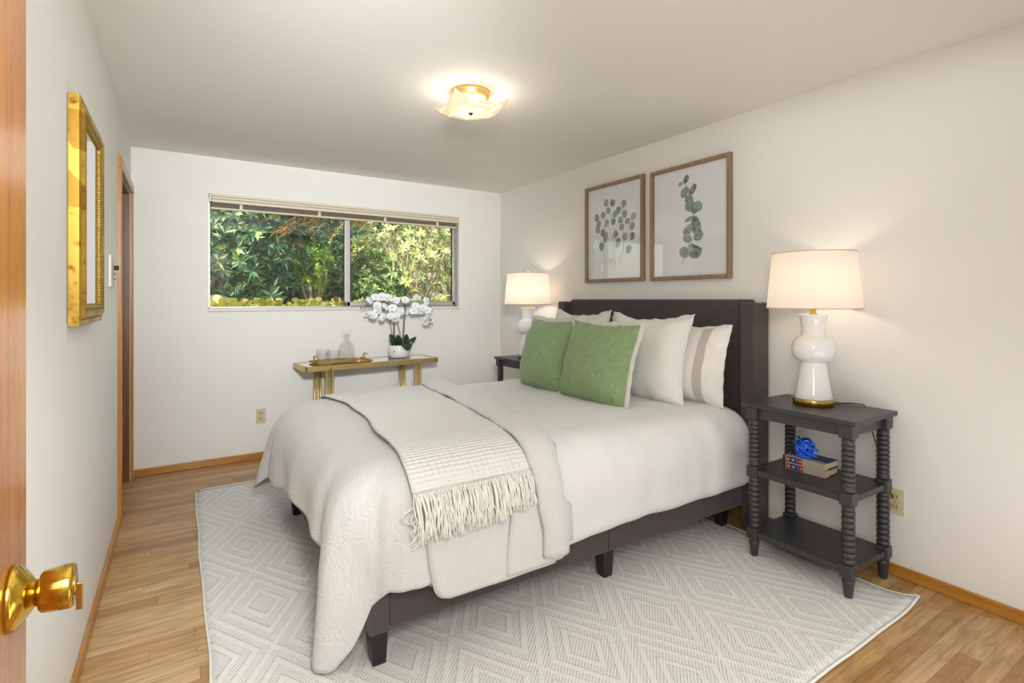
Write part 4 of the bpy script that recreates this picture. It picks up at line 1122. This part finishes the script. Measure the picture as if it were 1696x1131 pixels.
br_ = [[oq(540, 305), oq(450, 235, -.02), oq(340, 205, -.04), oq(240, 212, -.05), oq(150, 285, -.06), oq(100, 292, -.06)],
       [oq(540, 325), oq(430, 300, -.05), oq(340, 335, -.08), oq(230, 360, -.10), oq(150, 412, -.10)],
       [oq(545, 330), oq(520, 350, -.06), oq(500, 420, -.10), oq(480, 460, -.12)],
       [oq(690, 290, -.01), oq(740, 245, -.02), oq(830, 235, -.04), oq(930, 265, -.05), oq(1030, 345, -.06)],
       [oq(685, 412, -.01), oq(770, 385, -.04), oq(900, 405, -.07), oq(965, 465, -.08), oq(1022, 555, -.09)],
       [oq(690, 285, -.01), oq(670, 240, -.02), oq(655, 205, -.03)]]
for b_ in br_: ostem('branch', b_, .0035, .0018, M['otwig'], 6)
def oleaf(base, tip, wd, bend, curl=(0, 0, 1)):
    b0, t0 = Vector(base), Vector(tip); ax = t0 - b0; L = ax.length; sd = ax.cross(Vector((0.15, -1, .25))).normalized(); up = sd.cross(ax).normalized()
    P = []
    for i in range(13):
        q = i / 12; c_ = b0 + ax * q + up * bend * math.sin(PI * q); ww = wd * (math.sin(PI * min(1, q * .86 + .14)) ** .7) * (1 if q < 1 else .02)
        P.append([c_ + sd * ww * s + up * (.25 * abs(s) * ww) for s in (-1, -.5, 0, .5, 1)])
    m = MB(); m.grid(P); obj('leaf', m, M['oleaf'], orc, solid=.002)
oleaf(oq(555, 800), oq(478, 640, -.02), .038, .012); oleaf(oq(690, 800), oq(842, 690, -.01), .022, .02); oleaf(oq(655, 770, -.05), oq(672, 860, -.115), .052, .012)
oleaf(oq(640, 800, .02), oq(598, 655, .03), .03, .01); oleaf(oq(670, 800, .01), oq(722, 650, .01), .036, .012); oleaf(oq(600, 800, .03), oq(560, 690, .05), .03, .01)
def flower_mesh():
    m = MB()
    def petal(a, L, wd, tilt, n=8):
        P = []
        for i in range(n + 1):
            q = i / n; ww = wd * math.sin(PI * (q * .82 + .10)) ** .75 if q < 1 else wd * .25
            P.append([Vector((s * ww, L * q, .10 * L * math.sin(PI * q) * 1.2 - tilt * L * q * q - .18 * ww * abs(s))) for s in (-1, -.5, 0, .5, 1)])
        Rm = Matrix.Rotation(a, 3, 'Z'); m.grid([[Rm @ p for p in r] for r in P])
    petal(R(72), .040, .0265, .15); petal(R(-72), .040, .0265, .15)
    for a in (0, R(142), R(-142)): petal(a, .037, .0165, .25)
    return m
def lip_mesh():
    m = MB(); m.tube([(0, 0, .002), (0, -.004, .009), (0, -.010, .012)], [.004, .0045, .002], 6); m.tube([(-.008, -.003, .004), (0, -.002, .008), (.008, -.003, .004)], [.0015, .003, .0015], 5); return m
fl0 = None
random.seed(11)
FL = [(270, 150), (345, 150), (405, 165), (190, 190), (510, 195), (275, 260), (300, 325), (390, 270), (228, 385), (362, 412), (460, 290), (450, 395), (520, 380), (575, 350), (525, 440), (655, 190), (825, 160), (945, 205), (780, 265), (880, 295), (765, 335), (860, 345), (950, 330), (992, 385), (925, 440), (962, 495)]
for (u, v) in FL:
    p = oq(u, v, random.uniform(-.13, -.05)) if u < 640 else oq(u, v, random.uniform(-.11, -.04))
    if fl0 is None:
        fl0 = obj('flower', flower_mesh(), M['petal'], orc, local=True); lp_ = obj('lip', lip_mesh(), M['lip'], fl0, local=True); f = fl0
    else:
        f = fl0.copy(); COL.objects.link(f); f.parent = orc; l2 = lp_.copy(); COL.objects.link(l2); l2.parent = f
    f.location = p - OC
    az = R(random.uniform(-50, 40)); el = R(random.uniform(-25, 30))
    f.rotation_euler = (Matrix.Rotation(az, 3, 'Z') @ Matrix.Rotation(R(90) - el, 3, 'X') @ Matrix.Rotation(R(random.uniform(-25, 25)), 3, 'Z')).to_euler()
    s = random.uniform(.92, 1.12); f.scale = (s, s, s)
for (u, v, r) in [(100, 292, .006), (150, 288, .005), (150, 412, .007), (170, 370, .006), (395, 308, .006), (352, 300, .006), (480, 462, .007), (1005, 285, .007), (1028, 345, .006), (1010, 464, .009), (990, 522, .008), (1030, 517, .007), (628, 335, .006), (635, 372, .006)]:
    p = oq(u, v, -.06); m = MB(); m.lathe([(.1 * r, -r), (.7 * r, -.6 * r), (r, 0), (.7 * r, .7 * r), (.1 * r, 1.2 * r)], tuple(p), 8); obj('bud', m, M['bud'], orc)

# ------------------------------------------------------------------ garden outside
GZ = 1.10
m = MB(); m.span((-8, YB + .12, -.2), (12, 24, GZ)); o = obj('garden_ground', m, M['earth']); o['kind'] = 'structure'
def leaf_quads(m, base, ax, sd, L, W_, up, fold=.15):
    tip = base + ax * L; mid = base + ax * (L * .5) 
    m.add([base, mid + sd * W_ * .5 + up * fold * W_, tip - up * fold * W_ * .6, mid - sd * W_ * .5 + up * fold * W_], [(0, 1, 2), (0, 2, 3)], False)
def rand_dir(rg):
    while True:
        v = Vector((rg.uniform(-1, 1), rg.uniform(-1, 1), rg.uniform(-1, 1)))
        if .05 < v.length < 1: return v.normalized()
def foliage(rg, c, rad, n, L, W_, per=7, shell=.45, flat=.35, bottom=None, lumps=1.0):
    m = MB(); c = Vector(c)
    for _ in range(n):
        d = rand_dir(rg); k = (shell + (1 - shell) * rg.random() ** .5)
        lump = 1 + .22 * lumps * noise.noise(d * 2.6 + c)
        p = c + Vector((d.x * rad[0], d.y * rad[1], d.z * rad[2])) * k * lump
        if p.z < (bottom if bottom is not None else GZ): continue
        ax0 = (d + Vector((rg.uniform(-.5, .5), rg.uniform(-.5, .5), rg.uniform(0, .8)))).normalized()
        u = ax0.orthogonal().normalized(); w_ = ax0.cross(u); ph = rg.uniform(0, 6)
        for j in range(per):
            a = ph + 2 * PI * j / per + rg.uniform(-.3, .3); o_ = u * math.cos(a) + w_ * math.sin(a)
            ax = (o_ + ax0 * rg.uniform(flat - .25, flat + .35)).normalized(); sd = ax.cross(ax0).normalized(); up = sd.cross(ax)
            if up.dot(ax0) < 0: up = -up
            leaf_quads(m, p, ax, sd, L * rg.uniform(.7, 1.15), W_ * rg.uniform(.8, 1.2), up)
    return m
def branches(rg, base, targets, r0=.03, n=6, wig=.15):
    m = MB()
    for tg in targets:
        b0, t0 = Vector(base), Vector(tg); mid = (b0 + t0) / 2 + Vector((rg.uniform(-1, 1), rg.uniform(-1, 1), rg.uniform(-.5, .5))) * wig
        P = smooth_path([b0, mid, t0], 5); m.tube(P, list(np.linspace(r0, r0 * .25, len(P))), n)
        for _ in range(4):
            q = P[rg.randrange(3, len(P))]; e = q + Vector((rg.uniform(-1, 1), rg.uniform(-.6, .6), rg.uniform(-.1, 1))) * .45
            m.tube(smooth_path([q, (q + e) / 2 + Vector((0, 0, .05)), e], 3), list(np.linspace(r0 * .35, r0 * .12, 7)), 5)
    return m
GREEN = [(0, srgb(34, 58, 36)), (.35, srgb(58, 92, 58)), (.7, srgb(92, 128, 84)), (.92, srgb(140, 168, 116)), (1, srgb(172, 182, 92))]
MID = [(0, srgb(54, 78, 34)), (.4, srgb(92, 122, 58)), (.8, srgb(138, 160, 86)), (1, srgb(186, 190, 92))]
LIME = [(0, srgb(110, 148, 40)), (.5, srgb(160, 196, 56)), (1, srgb(206, 222, 90))]
YEL = [(0, srgb(128, 146, 70)), (.4, srgb(172, 186, 110)), (.8, srgb(212, 218, 162)), (.93, srgb(222, 204, 92)), (1, srgb(166, 130, 66))]
GOLD = [(0, srgb(150, 146, 40)), (.22, srgb(206, 186, 50)), (.5, srgb(232, 216, 84)), (.68, srgb(238, 232, 160)), (.80, srgb(140, 160, 56)), (.92, srgb(168, 112, 52)), (1, srgb(110, 72, 40))]
ORNG = [(0, srgb(110, 118, 60)), (.35, srgb(176, 132, 70)), (.7, srgb(214, 150, 84)), (1, srgb(196, 186, 90))]
LM = {k: leaf_mat('leaf_' + k, v) for k, v in dict(green=GREEN, mid=MID, lime=LIME, yellow=YEL, gold=GOLD, orange=ORNG).items()}
rg = random.Random(42)
def shrub(name, label, cat, c, rad, n, L, W_, lm, per=7, group=None, trunk=True, bottom=None, shell=.45, r0=.03, tg=6, flat=.35, bm='bark'):
    t = thing(name, label, cat, (c[0], c[1], GZ), 0, group)
    obj('foliage', foliage(rg, c, rad, n, L, W_, per, shell, flat, bottom), LM[lm], t)
    if trunk:
        tgs = [Vector(c) + Vector((rg.uniform(-.8, .8) * rad[0], rg.uniform(-.6, .6) * rad[1], rg.uniform(.0, .8) * rad[2])) for _ in range(tg)]
        obj('branches', branches(rg, (c[0], c[1], GZ - .02), tgs, r0), M[bm], t)
    return t
shrub('rhododendron', 'dark green rhododendron filling the window beside its frame edge, largest shrub outside', 'shrub', (.42, 7.3, 2.15), (1.15, .95, 1.35), 1400, .135, .040, 'green', 8)
shrub('rhododendron', 'dark green rhododendron behind the fern, in the middle of the fixed pane', 'shrub', (1.55, 8.7, 1.95), (1.0, .8, 1.2), 900, .12, .036, 'green', 8)
shrub('leafy_shrub', 'pale green small-leaved shrub next to the window mullion', 'shrub', (2.32, 7.4, 1.42), (.48, .5, .62), 560, .085, .032, 'mid', 7)
shrub('leafy_shrub', 'bright lime green shrub between the dark rhododendron and the pale shrub', 'shrub', (1.50, 7.25, 1.78), (.24, .25, .42), 150, .10, .04, 'lime', 6)
shrub('deciduous_shrub', 'yellow-green twiggy shrub filling the sliding sash, in front of the fence', 'shrub', (3.05, 7.5, 2.05), (.95, .65, 1.0), 480, .105, .036, 'yellow', 6, r0=.020, tg=26, shell=.2, bm='twig')
shrub('deciduous_shrub', 'tall yellow-green shrub at the far side of the sliding sash, bare forked trunk below', 'shrub', (4.0, 8.3, 2.35), (.85, .6, .75), 330, .11, .038, 'yellow', 6, r0=.035, tg=12, shell=.2, bm='bark')
shrub('deciduous_shrub', 'yellow-green shrub beside the mullion, lower part seen in the sliding sash', 'shrub', (2.78, 8.6, 1.75), (.6, .5, .8), 330, .10, .036, 'yellow', 6, tg=6, bm='twig')
# conifer with orange tips: drooping fine needles
t = thing('conifer', 'conifer branch with rusty orange tips near the top of the window', 'tree', (1.885, 7.1, GZ))
m = MB()
for b_ in range(34):
    st_ = Vector((1.95 + rg.uniform(-.1, .3), 7.0 + rg.uniform(-.1, .1), 2.25 + b_ * .022)); en = Vector((.85 + rg.uniform(-.2, .7), 6.35 + rg.uniform(-.2, .2), 2.12 + b_ * .022 - rg.uniform(0, .15)))
    for k in range(46):
        q = k / 45; p = st_.lerp(en, q) + Vector((0, 0, .18 * math.sin(PI * q)))
        for s in (-1, 1):
            ax = Vector((-.6, rg.uniform(-.9, .9), -.35 + .4 * s * rg.random())).normalized(); sd = ax.cross(Vector((0, 0, 1))).normalized()
            leaf_quads(m, p, ax, sd, rg.uniform(.06, .12), .017, Vector((0, 0, 1)))
obj('foliage', m, LM['orange'], t)
m = MB(); m.tube([(1.885, 7.1, GZ - .05), (1.88, 7.1, 2.2), (1.87, 7.1, 3.4)], [.045, .035, .02], 8); obj('trunk', m, M['bark'], t)
# background trees
for (x, y, z, rx, rz, n, lm, lb) in [(-.4, 11.5, 2.2, 1.5, 1.9, 700, 'green', 'tall dark evergreen tree far behind the rhododendron, window edge'), (1.7, 12.5, 2.4, 1.7, 2.1, 800, 'mid', 'tall mid green tree far behind the conifer branch'), (4.2, 13.0, 2.6, 1.8, 2.2, 760, 'green', 'tall green tree rising above the wooden fence, beyond the mullion'), (6.6, 12.6, 2.6, 1.8, 2.1, 700, 'mid', 'tall mid green tree rising above the fence at its far end'), (3.0, 11.2, 3.0, 1.3, 1.5, 700, 'mid', 'tall mid green tree close behind the fence, beside the mullion')]:
    shrub('garden_tree', lb, 'tree', (x, y, z), (rx, .8, rz), n, .24, .085, lm, 7, 'trees beyond the garden', r0=.08, tg=4)
# gold ground cover along the window
def hosta(x, y, lbl):
    m = MB()
    for _ in range(20):
        a = rg.uniform(0, 2 * PI); L = rg.uniform(.06, .105); el = rg.uniform(.75, 1.4)
        d = Vector((math.cos(a) * math.cos(el), math.sin(a) * math.cos(el), math.sin(el)))
        b0 = Vector((x, y, GZ)) + d * rg.uniform(.07, .20); d2 = (d + Vector((math.cos(a) * .35, math.sin(a) * .35, -.15))).normalized()
        sd = d2.cross(Vector((.25 * math.cos(a), 1, .15))).normalized(); P = []
        for i in range(6):
            q = i / 5; ww = L * .30 * math.sin(PI * (q * .85 + .12)); cc = b0 + d2 * L * q - Vector((0, 0, .3 * L * q * q))
            P.append([cc - sd * ww + Vector((0, 0, .25 * ww)), cc, cc + sd * ww + Vector((0, 0, .25 * ww))])
        m.grid(P); m.tube([(x, y, GZ), tuple(b0)], .003, 4)
    return tag(obj('hosta', m, LM['gold'], loc=(x, y, GZ)), lbl, 'plant', 'yellow hostas below the window')
for k in range(30):
    hosta(.16 + k * .088 + rg.uniform(-.02, .02), 5.55 + rg.uniform(-.10, .12) + .15 * (k % 2), 'yellow-leaved hosta in the low row just outside the window')
# ferns
def fern(c, R_, lbl, lm='mid'):
    m = MB()
    for k in range(11):
        a = 2 * PI * k / 11 + rg.uniform(-.2, .2); hz = Vector((math.cos(a), math.sin(a), 0)); P = []
        for i in range(12):
            q = i / 11; P.append(Vector(c) + hz * (R_ * q) + Vector((0, 0, R_ * (.95 * q - .85 * q * q))))
        m.tube(P, .004, 4)
        sd = Vector((-hz.y, hz.x, 0))
        for i in range(2, 12):
            for s in (-1, 1):
                ax = (sd * s + hz * .4 + Vector((0, 0, -.1))).normalized(); leaf_quads(m, P[i], ax, hz, .16 * R_ * math.sin(PI * (i / 11) * .85 + .2) + .02, .045 * R_ + .012, Vector((0, 0, 1)), .05)
    return tag(obj('fern', m, LM[lm], loc=tuple(c)), lbl, 'fern')
fern((.62, 6.25, GZ), .42, 'arching green fern beneath the dark rhododendron, close to a boulder', 'mid'); fern((1.55, 6.7, GZ), .45, 'arching green fern at the foot of the pale shrub', 'mid')
m = MB(); bm = bmesh.new(); bmesh.ops.create_icosphere(bm, subdivisions=3, radius=.20)
vs = [Vector((.36, 6.45, GZ + .06)) + v_.co * (1 + .25 * noise.noise(v_.co * 6)) for v_ in bm.verts]; m.add(vs, [[v_.index for v_ in f.verts] for f in bm.faces]); bm.free()
tag(obj('boulder', m, M['stone'], loc=(.33, 6.35, GZ)), 'grey-brown boulder under the dark rhododendron outside the window', 'boulder')
# fence behind the shrubs
t = thing('garden_fence', 'weathered vertical board fence behind the yellow-green shrubs', 'fence', (4.6, 9.8, GZ))
m = MB(); x = 2.7
while x < 7.2:
    wd = .135; m.span((x, 9.80 + (.012 if int(x * 10) % 2 else 0), GZ), (x + wd, 9.825, 2.05 + rg.uniform(-.01, .01)), .003); x += wd + .012
obj('board_panel', m, M['fence'], t)
m = MB(); m.span((2.7, 9.83, 1.2), (7.2, 9.88, 1.3)); m.span((2.7, 9.83, 1.8), (7.2, 9.88, 1.9)); obj('rail', m, M['fence'], t)
